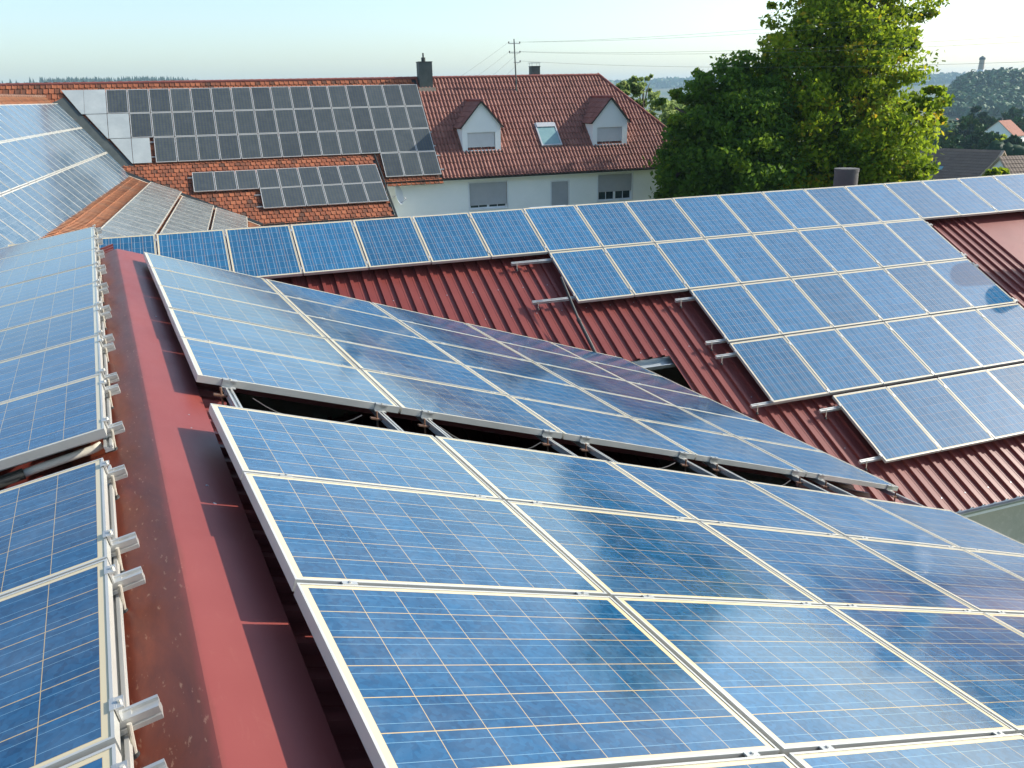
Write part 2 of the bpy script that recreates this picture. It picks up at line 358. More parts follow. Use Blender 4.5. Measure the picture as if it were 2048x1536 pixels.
# ------------------------------------------------------------------ frames of reference (m, camera at the origin)
def Ry(a): c, s = math.cos(a), math.sin(a); return np.array([[c,0,s],[0,1,0],[-s,0,c]])
def Rz(a): c, s = math.cos(a), math.sin(a); return np.array([[c,-s,0],[s,c,0],[0,0,1]])
FS1 = Fr((.3344, 4.5619, -1.5301), Rz(.0191) @ Ry(.3382))
FS2 = Fr((.302, 10.2112, -1.5651), Rz(.0071) @ Ry(.3353))
FC1 = Fr((-.166, 10.3611, -1.5163), Ry(-.1668))
FC2 = Fr((-.1783, 4.0017, -1.5169), Ry(-.1668))
MD = [[0.9966, 0.0736, -0.0372], [-0.0825, 0.8892, -0.4499], [0.0, 0.4515, 0.8923]]
FD = Fr((6.6106, 13.5389, -1.9066), MD)
MF = [[0.9945, 0.0741, -0.074], [-0.1047, 0.704, -0.7024], [0.0, 0.7063, 0.7079]]
FF = Fr((.884, 46.624, .586), MF)
MG_ = [[0.9945, 0.0913, -0.0513], [-0.1047, 0.8671, -0.4869], [0.0, 0.4896, 0.8719]]
FG = Fr((3.808, 42.176, -3.098), MG_)
FE = Fr((-2.590, 24.2535, -2.0804), [[0.6885, 0.1486, 0.7172*.9889+.0], [-0.1023, 0.9889, -0.1078], [-0.7252, 0.0, 0.6885]])
_h = np.array([.1486, .9889, 0]); _te = .8114
_d = np.array([.9889*math.cos(_te), -.1486*math.cos(_te), -math.sin(_te)]); FE.M = np.stack([_d, _h, np.cross(_d, _h)], 1)
_n = np.array([.35708, -.05366, .93253]); _n /= np.linalg.norm(_n); _d2 = np.cross(_h, _n)
FEG = Fr((1.1509, 42.6517, -2.9889), np.stack([_d2, _h, _n], 1))

# ------------------------------------------------------------------ solar panels
def panel_meshes(key, L, W, mat, nx, ny, mx, my, th=.045, lip=.009):
    """frame + laminate, long side along local x, centred; top of the frame at z=0"""
    mb = MB()
    for (x0, x1, y0, y1) in ((-L/2, L/2, -W/2, -W/2+lip), (-L/2, L/2, W/2-lip, W/2), (-L/2, -L/2+lip, -W/2+lip, W/2-lip), (L/2-lip, L/2, -W/2+lip, W/2-lip)):
        mb.box((x0, y0, -th), (x1, y1, 0))
    fm = mesh(key+'_frame', mb.V, mb.F, M_ALU)
    a, b_ = L/2-lip-.0005, W/2-lip-.0005
    V = [(-a,-b_,-.003),(a,-b_,-.003),(a,b_,-.003),(-a,b_,-.003),(-a,-b_,-.009),(a,-b_,-.009),(a,b_,-.009),(-a,b_,-.009)]
    F = [(0,1,2,3),(7,6,5,4),(0,4,5,1),(1,5,6,2),(2,6,7,3),(3,7,4,0)]
    q = lambda x, y: ((x+L/2-mx)/(L-2*mx)*nx, (y+W/2-my)/(W-2*my)*ny)
    uv = []
    for f in F: uv += [q(V[i][0], V[i][1]) for i in f]
    lm = mesh(key+'_laminate', V, F, [mat, M_BLACK], uv=uv, mi=[0,1,1,1,1,1]); return fm, lm
PS = panel_meshes('near', 1.3256, .980, M_CELL, 8, 6, .032, .026)
PD = panel_meshes('wing', 1.285, .982, M_CELLD, 8, 6, .030, .026)
PE = panel_meshes('barn', 1.472, .968, M_CELLE, 8, 6, .035, .03, lip=.024)
PEG = panel_meshes('leanto', 1.335, .965, M_CELLG, 8, 6, .035, .03, lip=.022)
PF = panel_meshes('dark', 1.495, .912, M_MONO, 10, 6, .030, .028, lip=.024)
def put_panel(pm, fr, u, v, turn, label, group, w=0.0):
    r = root('solar_panel', label, 'solar panel', fr.mat(u, v, w, turn), group)
    link('frame', pm[0], r); link('laminate', pm[1], r); return r
def jig(): return random.uniform(-.003, .003)
# near right-hand slope: block towards the camera (1) and beyond the gap (2)
for i in range(5):
    for j in range(5):
        put_panel(PS, FS1, (j+.5)*1.3456, -(i+.5), False, f'blue panel before the gap, {ORD[i]} row from the gap, {ORD[j]} from the ridge cap', 'panels on the near right slope', jig())
        put_panel(PS, FS2, (j+.5)*1.3456, -(i+.5), False, f'blue panel beyond the gap, {ORD[4-i]} row from the gap, {ORD[j]} from the ridge cap', 'panels on the near right slope', jig())
# near left-hand slope
for i in range(9):
    for j in range(2):
        put_panel(PS, FC1, -(j+.5)*1.3456, -(i-2.5)-.0, False, f'blue panel left of the ridge beyond conduit, {ORD[8-i]} row from it, {"edge" if j == 0 else "outer"} column', 'panels on the near left slope', jig()) if i >= 1 else None
for i in range(4):
    for j in range(2):
        put_panel(PS, FC2, -(j+.5)*1.3456, -(i+.5), False, f'blue panel at lower left before the conduit, {ORD[i]} row from it, {"edge" if j == 0 else "outer"} column', 'panels on the near left slope', jig())
# wing roof across the picture
D_V = [0, -1.305, -2.615, -3.935, -5.285]
D_K = [(-8, 14), (0, 8), (2, 8), (2, 8), (3, 8)]
for r_, ((k0, k1), v_) in enumerate(zip(D_K, D_V)):
    for n_, k in enumerate(range(k0, k1)):
        put_panel(PD, FD, k+.5, v_-.6475, True, f'blue panel on the cross roof, {ORD[r_]} row down, {ORD[n_]} from the left end', 'panels on the red cross roof', jig())
# dark panels on the house roof
for r_, (k0, k1) in enumerate(((0, 16), (1, 16), (2, 16), (13, 16))):
    for n_, k in enumerate(range(k0, k1)):
        put_panel(PF, FF, (k+.5)*.9437, -(r_+.5)*1.5306, True, f'dark panel on the main house roof, {ORD[r_]} row from the ridge, {ORD[n_]} from its left', 'dark panels on the house roof', jig())
for r_, (k0, k1) in enumerate(((0, 9), (3, 9))):
    for n_, k in enumerate(range(k0, k1)):
        put_panel(PF, FG, (k+.5)*.9437, -(r_+.5)*1.5306, True, f'dark panel on the flatter house roof, {"upper" if r_ == 0 else "lower"} row, {ORD[n_]} from its left', 'dark panels on the lower house roof', jig())
# barn roof, steep part and shallow part
for r_, (u_, v1, n_) in enumerate(((-2.12, 22.4, 22), (-.63, 21.25, 23), (.865, 20.05, 24))):
    for k in range(n_):
        put_panel(PE, FE, u_, v1-k-.5, False, f'pale panel on the steep barn roof, {("top","middle","bottom")[r_]} row, {ORD[k]} from house', 'pale panels on the steep barn roof', jig()+.02)
for r_, (u_, v1, n_) in enumerate(((1.74, -1.0, 18), (3.175, -2.65, 14), (4.60, -2.95, 10))):
    for k in range(n_):
        put_panel(PEG, FEG, u_, v1-k-.5, False, f'pale panel on the shallow barn roof, {("upper","middle","lower")[r_]} row, {ORD[k]} from the house', 'pale panels on the shallow barn roof', jig()+.02)
# grey blanking sheets beside the valley
P_ = .9437; Q_ = 1.5306
def blank(poly, label):
    mb = MB(); ring = [FF.p(a*P_, b_*Q_, -.03) for a, b_ in poly]; mb.prism(ring, FF.M[:, 2]*.028)
    mb.build('blanking_sheet', M_BLANK, label=label, cat='metal sheet', group='grey blanking sheets beside the valley')
e_ = .012
blank([(-1, 0), (-e_, 0), (-e_, -1+e_), (-1, -1+e_)], 'light grey rectangular sheet left of the top row of dark panels')
blank([(-2, 0), (-1-e_, 0), (-1-e_, -1+e_), (-1.15, -1+e_)], 'light grey slanted sheet at the top of the valley')
blank([(0, -1-e_), (1-e_*2, -1-e_), (1-e_*2, -2+e_), (0, -2+e_)], 'light grey rectangular sheet left of the second row of dark panels')
blank([(-.98, -1-e_), (-e_*2, -1-e_), (-e_*2, -2+e_), (-.06, -2+e_)], 'light grey triangular sheet by the valley beside the second panel row')
blank([(1, -2-e_), (1.82, -2-e_), (1.82, -3+e_), (1, -3+e_)], 'light grey narrow sheet left of the third row of dark panels')
blank([(.05, -2-e_), (1-e_*2, -2-e_), (1-e_*2, -3+e_), (.94, -3+e_)], 'light grey triangular sheet lowest in the valley')

# ------------------------------------------------------------------ rails with clamps and hanger bolts
def sweep_rail(mb, pts, side, up, wd=.040, ht=.040):
    """slotted aluminium rail: two webs and a recessed top between them"""
    pts = [np.array(p, float) for p in pts]; side = np.array(side, float); up = np.array(up, float)
    prof = [(-wd/2, 0), (-wd/2+.012, 0), (-wd/2+.012, -.010), (wd/2-.012, -.010), (wd/2-.012, 0), (wd/2, 0), (wd/2, -ht*.45), (wd/2-.005, -ht*.5), (wd/2-.005, -ht*.62), (wd/2, -ht*.67), (wd/2, -ht), (-wd/2, -ht), (-wd/2, -ht*.67), (-wd/2+.005, -ht*.62), (-wd/2+.005, -ht*.5), (-wd/2, -ht*.45)]
    n = len(prof); V = []; F = []
    for p in pts: V += [p+side*a+up*b_ for a, b_ in prof]
    for k in range(len(pts)-1): F += [(k*n+j, k*n+(j+1) % n, (k+1)*n+(j+1) % n, (k+1)*n+j) for j in range(n)]
    m = (len(pts)-1)*n
    for q in (0, m): F += [(q+0, q+1, q+2, q+13, q+14, q+15), (q+3, q+4, q+5, q+6, q+7), (q+2, q+3, q+7, q+8, q+13), (q+8, q+9, q+12, q+13), (q+9, q+10, q+11, q+12)]
    mb.add(V, F)
RAIL_G = 'aluminium rails under the panels'
def clamp_block(parent, fr, u, v, along, wd=.055, top=.004, low=-.050, dep=.022):
    """end clamp standing against a frame; along = unit 2-D direction pointing away from the panel"""
    mb = MB(); ax, ay = along; px, py = -ay, ax
    def bx(a0, a1, b0, b1, z0, z1):
        c = [(u+ax*a+px*b_, v+ay*a+py*b_) for a, b_ in ((a0, b0), (a1, b0), (a1, b1), (a0, b1))]
        V = [fr.p(x, y, z0) for x, y in c]+[fr.p(x, y, z1) for x, y in c]
        mb.add(V, [(0,3,2,1),(4,5,6,7),(0,1,5,4),(1,2,6,5),(2,3,7,6),(3,0,4,7)])
    bx(.001, .006, -wd/2, wd/2, low, top); bx(-.012, .001, -wd/2, wd/2, .0015, top+.0012)
    bx(.006, dep+.004, -wd/2, wd/2, low, low+.006); bx(.006, dep, -wd/2, wd/2, -.006, top-.001)
    o = mb.build('clamp', M_ALU2, parent)
    b2 = MB(); cu, cv = u+ax*(dep*.6), v+ay*(dep*.6)
    b2.tube([fr.p(cu, cv, -.004), fr.p(cu, cv, top+.007)], .0065, 6); b2.build('bolt', M_BRONZE, o)
def hanger(parent, top, length, off=None, plate=True, mat=None):
    """threaded rod with a rubber-sealed foot"""
    t_ = Vector(top); mb = MB(); mb.tube([t_, t_-Vector((0, 0, length))], .0065, 8)
    o = mb.build('hanger_bolt', mat or M_BRONZE, parent)
    b_ = t_-Vector((0, 0, length)); f = MB(); f.tube([b_+Vector((0, 0, .020)), b_+Vector((0, 0, .010)), b_+Vector((0, 0, .003)), b_-Vector((0, 0, .012))], 1, 12, radii=[.010, .013, .019, .021])
    f.build('rubber_foot', M_BLACK, o); return o
# rails of the near right slope run along the ridge
for j in range(5):
    for s_, du in enumerate((.20, 1.20)):
        u = j*1.3456+du
        r = root('mounting_rail', f'rail crossing the gap under the {ORD[j]} column from the ridge cap, {("left","right")[s_]} of two', 'mounting rail', FS1.mat(u, 0, -.06), RAIL_G)
        mb = MB(); pts = [FS1.p(u, -5.1, -.046), FS1.p(u, .05, -.046), FS2.p(u, -5.05, -.046), FS2.p(u, 0, -.046)]
        sweep_rail(mb, pts, FS2.M[:, 0], FS2.M[:, 2]); o = mb.build('rail', M_ALU2); o.parent = r; o.matrix_parent_inverse = r.matrix_world.inverted()
        def child(fn):
            before = set(COL.objects); fn()
            for c in set(COL.objects)-before:
                if c.parent is r and c.name.split('.')[0] in ('clamp', 'hanger_bolt'): c.matrix_parent_inverse = r.matrix_world.inverted()
        child(lambda: clamp_block(r, FS2, u, -4.992, (0, -1), wd=.085))
        child(lambda: hanger(r, FS2.p(u-.07, -5.12, -.02), .16, mat=M_ROD))
        def crossbar():
            m2 = MB(); m2.box((u-.10, -5.135, -.075), (u+.015, -5.105, -.065), FS2); c = m2.build('clamp', M_ROD, r)
        child(crossbar)
        # mid clamps in the row joints
        def mids():
            for fr, rows in ((FS1, range(1, 4)), (FS2, range(1, 5))):
                for q in rows:
                    m3 = MB(); m3.box((u-.028, -q-.010, -.004), (u+.028, -q+.010, .0028), fr); m3.tube([fr.p(u, -q, -.01), fr.p(u, -q, .009)], .006, 6)
                    m3.build('clamp', M_ALU2, r)
        child(mids)
# rails of the near left slope stick out past the frames towards the ridge
def left_rail(fr, v, end, label):
    r = root('mounting_rail', label, 'mounting rail', fr.mat(0, v, -.05), RAIL_G)
    mb = MB(); sweep_rail(mb, [fr.p(end, v, -.040), fr.p(-2.7, v, -.040)], fr.M[:, 1], fr.M[:, 2], .052, .044)
    o = mb.build('rail', M_ALU2); o.parent = r; o.matrix_parent_inverse = r.matrix_world.inverted()
    before = set(COL.objects); clamp_block(r, fr, -.008, v, (1, 0), wd=.05, dep=.024); h_ = hanger(r, fr.p(.012, v-.035, -.050), .115)
    for c in set(COL.objects)-before:
        if c.parent is r: c.matrix_parent_inverse = r.matrix_world.inverted()
for n_, (v, e) in enumerate(((-.104, .068), (-.816, .082), (-1.10, .088), (-1.855, .092), (-2.12, .09), (-2.87, .09), (-3.13, .09), (-3.88, .09))):
    left_rail(FC2, v, e, f'rail end sticking out left of the ridge before the conduit, {ORD[n_]} from the conduit')
c1v = [-5.86]
for q in range(5, -3, -1): c1v += [-q-.20+.02, -q+.04+.02] if False else [-q-.19, -q+.06]
for n_, v in enumerate(sorted(c1v)):
    left_rail(FC1, v, .066, f'rail end sticking out left of the ridge beyond the conduit, {ORD[n_]} from the conduit')
for fr, v0_, v1_, lb in ((FC2, .1, -5.0, 'pale base rail along the ridge side under the lower left panels'), (FC1, 1.95, -6.0, 'pale base rail along the ridge side under the upper left panels')):
    mb = MB(); sweep_rail(mb, [fr.p(-.022, v0_, -.088), fr.p(-.022, v1_, -.088)], fr.M[:, 0], fr.M[:, 2], .040, .030); mb.build('mounting_rail', M_ALU, label=lb, cat='mounting rail', group=RAIL_G)
# rails of the cross roof
for r_, (k0, k1) in enumerate(D_K):
    for s_, vv in enumerate(((-.16, -1.16), (-1.44, -2.44), (-2.77, -3.81), (-4.13, -5.18), (-5.48, -6.46))[r_]):
        a = k0-(.70 if r_ == 1 else .33); b_ = k1+(.15 if r_ else .1)
        r = root('mounting_rail', f'{("upper","lower")[s_]} rail under the {ORD[r_]} row of panels on the red cross roof', 'mounting rail', FD.mat(a, vv, -.05), RAIL_G)
        mb = MB(); sweep_rail(mb, [FD.p(a, vv, -.046), FD.p(b_, vv, -.046)], FD.M[:, 1], FD.M[:, 2], .045, .045)
        o = mb.build('rail', M_ALU2); o.parent = r; o.matrix_parent_inverse = r.matrix_world.inverted()
        before = set(COL.objects)
        clamp_block(r, FD, k0+.008, vv, (-1, 0), wd=.05); clamp_block(r, FD, k1-.008, vv, (1, 0), wd=.05)
        hanger(r, FD.p(a+.08, vv-.03, -.02), .13)
        if k1 < 12: hanger(r, FD.p(k1+.10, vv-.03, -.02), .13)
        for k in range(k0+1, k1):
            m3 = MB(); m3.box((k-.019, vv-.03, -.004), (k+.019, vv+.03, .0035), FD); m3.build('clamp', M_ALU2, r)
        for c in set(COL.objects)-before:
            if c.parent is r: c.matrix_parent_inverse = r.matrix_world.inverted()
# short rails showing on the house roof
for fr, a0, a1, vv, lb in ((FF, 12.6, 15.3, -4.85, 'upper rail of the three lowest dark panels'), (FF, 12.6, 15.3, -5.75, 'lower rail of the three lowest dark panels'), (FG, 2.55, 8.5, -1.95, 'upper rail under the lower row on the flatter roof'), (FG, 2.55, 8.5, -2.85, 'lower rail under the lower row on the flatter roof'), (FG, -.2, 8.5, -.35, 'rail at the left end of the upper row on the flatter roof'), (FF, 1.7, 15.2, -3.3, 'upper rail of the third dark panel row by the black gap'), (FF, 1.7, 15.2, -4.2, 'lower rail of the third dark panel row by the black gap')):
    mb = MB(); sweep_rail(mb, [fr.p(a0, vv, -.046), fr.p(a1, vv, -.046)], fr.M[:, 1], fr.M[:, 2], .05, .05)
    mb.build('mounting_rail', M_ALU2, label=lb, cat='mounting rail', group=RAIL_G)

# module cables drooping in the gap
for n_, (u0, u1, dz) in enumerate(((.34, 1.05, .10), (1.62, 2.45, .12), (2.95, 3.75, .09), (4.3, 5.1, .11))):
    p, q = FS2.p(u0, -5.08, -.07), FS2.p(u1, -5.10, -.07); mb = MB()
    mb.tube([p+(q-p)*t_/10-np.array([0, .02*math.sin(t_), 4*dz*(t_/10)*(1-t_/10)]) for t_ in range(11)], .0045, 6)
    mb.build('module_cable', M_BLACK, label=f'black cable drooping in the dark gap below the {ORD[n_]} column beyond the gap', cat='cable', group='black cables in the gap between panel blocks')

# ------------------------------------------------------------------ near building: red ribbed sheet roof with ridge cap
def ribbed(fr_p, a0, a1, bs, pitch, base, top, h, skip=(), holes=(), phase=0.0):
    """trapezoid ribs run along b; fr_p(a,b,w) -> world; bs: b grid; holes: (a0,a1,b0,b1)"""
    xs = [(a0, 0.0)]; k = math.ceil((a0-phase)/pitch)
    while phase+k*pitch+base/2 < a1:
        c = phase+k*pitch; k += 1
        if c-base/2 <= a0 or any(s0 < c < s1 for s0, s1 in skip): continue
        xs += [(c-base/2, 0.), (c-top/2, h), (c+top/2, h), (c+base/2, 0.)]
        m_ = c+pitch/2
        if m_+.01 < a1 and not any(s0 < m_ < s1 for s0, s1 in skip): xs += [(m_-.008, 0.), (m_-.004, .003), (m_+.004, .003), (m_+.008, 0.)]
    for hx in holes: xs += [(hx[0], 0.), (hx[1], 0.)]
    xs.append((a1, 0.)); xs = sorted(set(xs)); V = []; F = []
    for b_ in bs: V += [fr_p(a, b_, w_) for a, w_ in xs]
    n = len(xs)
    for i in range(len(bs)-1):
        for j in range(n-1):
            ca, cb = (xs[j][0]+xs[j+1][0])/2, (bs[i]+bs[i+1])/2
            if any(h0 < ca < h1 and min(b0, b1) < cb < max(b0, b1) for h0, h1, b0, b1 in holes): continue
            F.append((i*n+j, i*n+j+1, (i+1)*n+j+1, (i+1)*n+j))
    return V, F
near = root('near_wing_building', 'nearest gabled wing with oxide red ribbed metal roof and smooth ridge cap', 'building', Matrix.Translation((0, 4, 0)))
def adopt(o, r=near): o.parent = r; o.matrix_parent_inverse = r.matrix_world.inverted(); return o
XC, ZC = .045, -1.615
tR, tL = .3365, .30
pR = lambda a, b_, w_: (XC+b_*math.cos(tR)+w_*math.sin(tR), a, Z0+ZC-.045-b_*math.sin(tR)+w_*math.cos(tR))
pL = lambda a, b_, w_: (XC-b_*math.cos(tL)-w_*math.sin(tL), a, Z0+ZC-.05-b_*math.sin(tL)+w_*math.cos(tL))
V, F = ribbed(pR, -2.5, 10.62, [.03, .46, 3.4, 5.75, 6.82], .21, .075, .038, .035, holes=((4.35, 5.62, .46, 3.4), (4.35, 5.62, 3.4, 5.75)))  # openings added under the gap between panel blocks so that it reads black
o = adopt(link('roof_sheet', mesh('roof_sheet', V, F, M_RED)))
V, F = ribbed(pL, -2.5, 11.75, [.03, 3.4, 6.0], .21, .105, .055, .026)
o = adopt(link('roof_sheet', mesh('roof_sheet', V, F, M_RED)))
# ridge cap in four overlapping lengths
def cap(y0, y1, lift):
    prof = [(-.40, -.134), (-.40, -.122), (-.14, -.044), (-.06, -.018), (-.02, -.004), (0, .0), (.03, -.006), (.30, -.101), (.302, -.115)]
    V = []; F = []
    for k, y in enumerate((y0, (y0+y1)/2, y1)):
        lf = lift*(0, .3, 1)[k]+.001
        V += [(XC+a*(1.01 if k == 2 else 1), y, Z0+ZC+b_+lf) for a, b_ in prof]
        V += [(XC+a, y, Z0+ZC+b_+lf-.0025) for a, b_ in prof]
    n = len(prof)
    for k in range(2):
        o_ = k*2*n
        for j in range(n-1):
            F += [(o_+j, o_+2*n+j, o_+2*n+j+1, o_+j+1), (o_+n+j, o_+n+j+1, o_+3*n+j+1, o_+3*n+j)]
    for o_ in (0, 4*n):
        F += [(o_+j, o_+j+1, o_+n+j+1, o_+n+j) for j in range(n-1)]
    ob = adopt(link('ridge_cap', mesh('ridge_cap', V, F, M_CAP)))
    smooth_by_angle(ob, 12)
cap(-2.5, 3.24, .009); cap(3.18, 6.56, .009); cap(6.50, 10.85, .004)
for x, y in ((.242,4.831),(.233,4.599),(.219,3.794),(.227,3.594),(.237,3.208),(.24,2.816),(.244,2.619),(.248,2.221),(.172,1.975),(.185,5.9),(.232,6.25),(.235,7.4),(.24,8.2),(.235,9.6),(.235,10.2),(-.27,3.30),(-.25,2.48),(-.2,1.9),(-.22,4.9),(.2,1.5)):
    z = Z0+ZC-.011-abs(x-XC)*(.352 if x > 0 else .17)+.014; mb = MB()
    mb.tube([(x, y, z-.004), (x+.0004, y, z+.0015)], .0095, 12); mb.tube([(x, y, z+.0015), (x+.0008, y, z+.0065)], .0048, 6)
    adopt(mb.build('screw', M_STEEL))
# walls of the near wing
mb = MB(); E1 = (6.35, -4.02+Z0)
mb.box((6.1, -2.4, 0), (6.35, 6.9, Z0-3.95)); mb.box((6.1, 6.9, 0), (6.35, 10.5, Z0-3.95)); mb.box((-5.8, -2.4, 0), (-5.6, 11.2, Z0-2.9)); mb.prism([(-5.7, -2.35, 0), (6.3, -2.35, 0), (6.3, -2.35, Z0-3.9), (.045, -2.35, Z0-1.72), (-5.7, -2.35, Z0-2.85)], (0, .2, 0))
mb.prism([(-5.7, 10.3, 0), (6.3, 10.3, 0), (6.3, 10.3, Z0-3.9), (.045, 10.3, Z0-1.72), (-5.7, 10.3, Z0-2.85)], (0, .2, 0))
adopt(mb.build('wall', M_WALL2))

# ------------------------------------------------------------------ cross wing with the ribbed roof
DR = -.20                                   # sheet lies this far under the panel plane
wing = root('cross_wing_building', 'long wing with ribbed oxide red roof running across behind the near slope', 'building', Matrix.Translation((6, 10, 0)))
pD = lambda a, b_, w_: FD.p(a, b_, DR+w_)
HOLE = (-.35, 1.06, -3.84, -5.6)
V, F = ribbed(pD, -9.0, 14.2, [.12, -1.2, -3.84, -5.6, -7.45], .2115, .066, .050, .035, skip=((9.42, 10.72),), holes=(HOLE,), phase=.10)
adopt(link('roof_sheet', mesh('roof_sheet', V, F, M_RED)), wing)
nD = FD.M[:, 2]; uD = FD.M[:, 0]; bk = Fr(FD.p(0, .12, DR)-np.array([0, 0, Z0]), np.stack([uD, np.cross(uD, [0, 0, 1])*-1, [0, 0, 1]], 1))
# horizontal frame: x along the eave, y away from the camera, z up
yh = np.cross([0, 0, 1], uD); FH = Fr(FD.p(0, .12, DR), np.stack([uD, yh, [0, 0, 1]], 1), lift=False)
sl_ = .4515/.8892
V, F = ribbed(lambda a, b_, w_: FH.p(a, b_, -b_*sl_+w_), -9.0, 14.2, [0, 3.2], .2115, .085, .034, .042)
adopt(link('roof_sheet', mesh('roof_sheet', V, F, M_RED)), wing)
mb = MB(); mb.prism([FH.p(-9, -.12, -.035), FH.p(-9, 0, .035), FH.p(-9, .12, -.035), FH.p(-9, 0, .02)], uD*23.2); adopt(mb.build('ridge_cap', M_RED), wing)
dv = (-7.57)*.8892; zE = (-7.57)*.4515      # eave in the horizontal frame
mb = MB()
for (x0, x1) in ((-9, 14.1),):
    mb.box((x0, dv+.35, -12), (x1, dv+.6, zE-.02), FH); mb.box((x0, 2.8, -12), (x1, 3.0, -1.7), FH)
mb.prism([FH.p(-9, dv+.6, -12), FH.p(-9, 2.8, -12), FH.p(-9, 2.8, -1.6), FH.p(-9, 0, -.2), FH.p(-9, dv+.6, zE+.1)], uD*.2)
mb.prism([FH.p(13.9, dv+.6, -12), FH.p(13.9, 2.8, -12), FH.p(13.9, 2.8, -1.6), FH.p(13.9, 0, -.2), FH.p(13.9, dv+.6, zE+.1)], uD*.2)
adopt(mb.build('wall', M_WALL2), wing)
# gutter under the eave
mb = MB(); ring = []
for k in range(9): a = math.pi*(1+k/8); ring.append((.065*math.cos(a), .065*math.sin(a)))
ring2 = [(x*.93, y*.93) for x, y in ring[::-1]]
mb.prism([FH.p(-9, dv-.02+x, zE-.01+y) for x, y in ring+ring2], uD*23.1); adopt(mb.build('gutter', M_STEEL), wing)
mb = MB(); mb.box((-9, dv+.02, zE-.16), (14.1, dv+.34, zE-.10), FH); adopt(mb.build('soffit', M_FRAME), wing)
for k in range(34):                         # corrugation closers seen as pale chips over the gutter
    pass
# screws in the pans
for v_ in (-1.9, -2.55, -3.7, -4.9, -6.1, -7.2):
    for k in range(-30, 66):
        a = .10+k*.2115+.106
        if a > 9.2 or (HOLE[0] < a < HOLE[1] and HOLE[3] < v_ < HOLE[2]): continue
        if not (-6.5 < a < 9.2) or k % 2 or (a > 3.0 and v_ > -6.8): continue
        if v_ < -4 and a < 1.0: continue
        mb = MB(); mb.tube([FD.p(a, v_, DR+.0), FD.p(a, v_, DR+.006)], .009, 6); adopt(mb.build('screw', M_STEEL), wing)
# galvanised purlin in the opening
mb = MB(); mb.box((-.6, -3.99, DR-.10), (1.2, -3.84, DR-.09), FD); mb.box((-.6, -3.85, DR-.10), (1.2, -3.84, DR-.012), FD); mb.box((-.6, -3.99, DR-.10), (1.2, -3.98, DR-.03), FD)
adopt(mb.build('purlin', M_STEEL), wing)
mb = MB(); mb.box((-.5, -5.75, DR-.10), (1.25, -5.65, DR-.02), FD); adopt(mb.build('purlin', M_STEEL), wing)
# flue standing right of the panels on the cross roof (out of frame, throws the round shadow)
tip = FD.p(7.52, -3.02, 0); L_ = 2.3; c_ = tip+np.array(sd[:])/math.cos(rad(SUN_EL))*L_
rt = root('flue_pipe', 'round steel flue standing on the red cross roof right of the panels', 'flue', Matrix.Translation(Vector(c_)-Vector((0, 0, 2.2))))
mb = MB(); R_ = .30; mb.tube([(c_[0], c_[1], c_[2]-3.2), (c_[0], c_[1], c_[2]-.05), (c_[0], c_[1], c_[2])], R_, 32, radii=[R_, R_, R_*.97]); o = mb.build('pipe', M_STEEL); o.parent = rt; o.matrix_parent_inverse = rt.matrix_world.inverted(); smooth_by_angle(o)
# concrete pipe behind the ridge
cp = (14.45, 13.75); rt = root('concrete_chimney_pipe', 'round grey concrete flue rising behind the ridge in front of the big tree', 'flue', Matrix.Translation((cp[0], cp[1], Z0-3)))
mb = MB(); r1 = .245
zt = Z0-1.66; mb.tube([(cp[0], cp[1], Z0-3.2), (cp[0], cp[1], zt-.07), (cp[0], cp[1], zt-.069), (cp[0], cp[1], zt), (cp[0], cp[1], zt+.004), (cp[0], cp[1], zt-.3)], r1, 36, radii=[r1, r1, r1*1.035, r1*1.035, r1*.86, r1*.86], cap=False)
o = mb.build('pipe', M_CONC); o.parent = rt; o.matrix_parent_inverse = rt.matrix_world.inverted(); smooth_by_angle(o)
# white vent box peeking over the ridge
mb = MB(); mb.box((.50, .25, -.20), (1.15, .60, .0), FH); mb.box((.46, .21, .0), (1.19, .64, .016), FH)
mb.build('vent_box', M_FRAME, label='small flat white vent box peeking over the cross roof ridge', cat='vent')
# leaning black pole
P0, P1, P2 = np.array([6.258, 11.484, -2.733+Z0]), np.array([6.165, 10.75, -3.25+Z0]), np.array([6.13, 10.2, -3.62+Z0])
rt = root('lightning_pole', 'thin dark pole leaning down the red cross roof across a rail', 'pole', Matrix.Translation(Vector(P2)))
mb = MB(); mb.tube([P0, P1], .021, 10); mb.tube([P1, P2], .028, 10); o = mb.build('pole', M_DARK); o.parent = rt; o.matrix_parent_inverse = rt.matrix_world.inverted()
mb = MB(); d_ = (P2-P1)/np.linalg.norm(P2-P1); mb.tube([P1-d_*.03, P1+d_*.03], .034, 10); o = mb.build('joint_sleeve', M_BLACK); o.parent = rt; o.matrix_parent_inverse = rt.matrix_world.inverted()
# conduit in the gap of the left slope
mb = MB(); mb.tube([(-.205, 4.47, Z0-1.635), (-.24, 4.455, Z0-1.645), (-.50, 4.44, Z0-1.69), (-.56, 4.43, Z0-1.70)], .021, 14)
o = mb.build('cable_conduit', M_PVC, label='cream plastic cable conduit in the gap between the left panels', cat='conduit', smooth=True)
mb = MB(); mb.tube([(-.56, 4.43, Z0-1.70), (-.9, 4.40, Z0-1.76), (-1.6, 4.35, Z0-1.88)], .028, 12)
mb.build('corrugated_hose', M_DARK, label='dark corrugated hose continuing from the cream conduit', cat='hose', smooth=True)

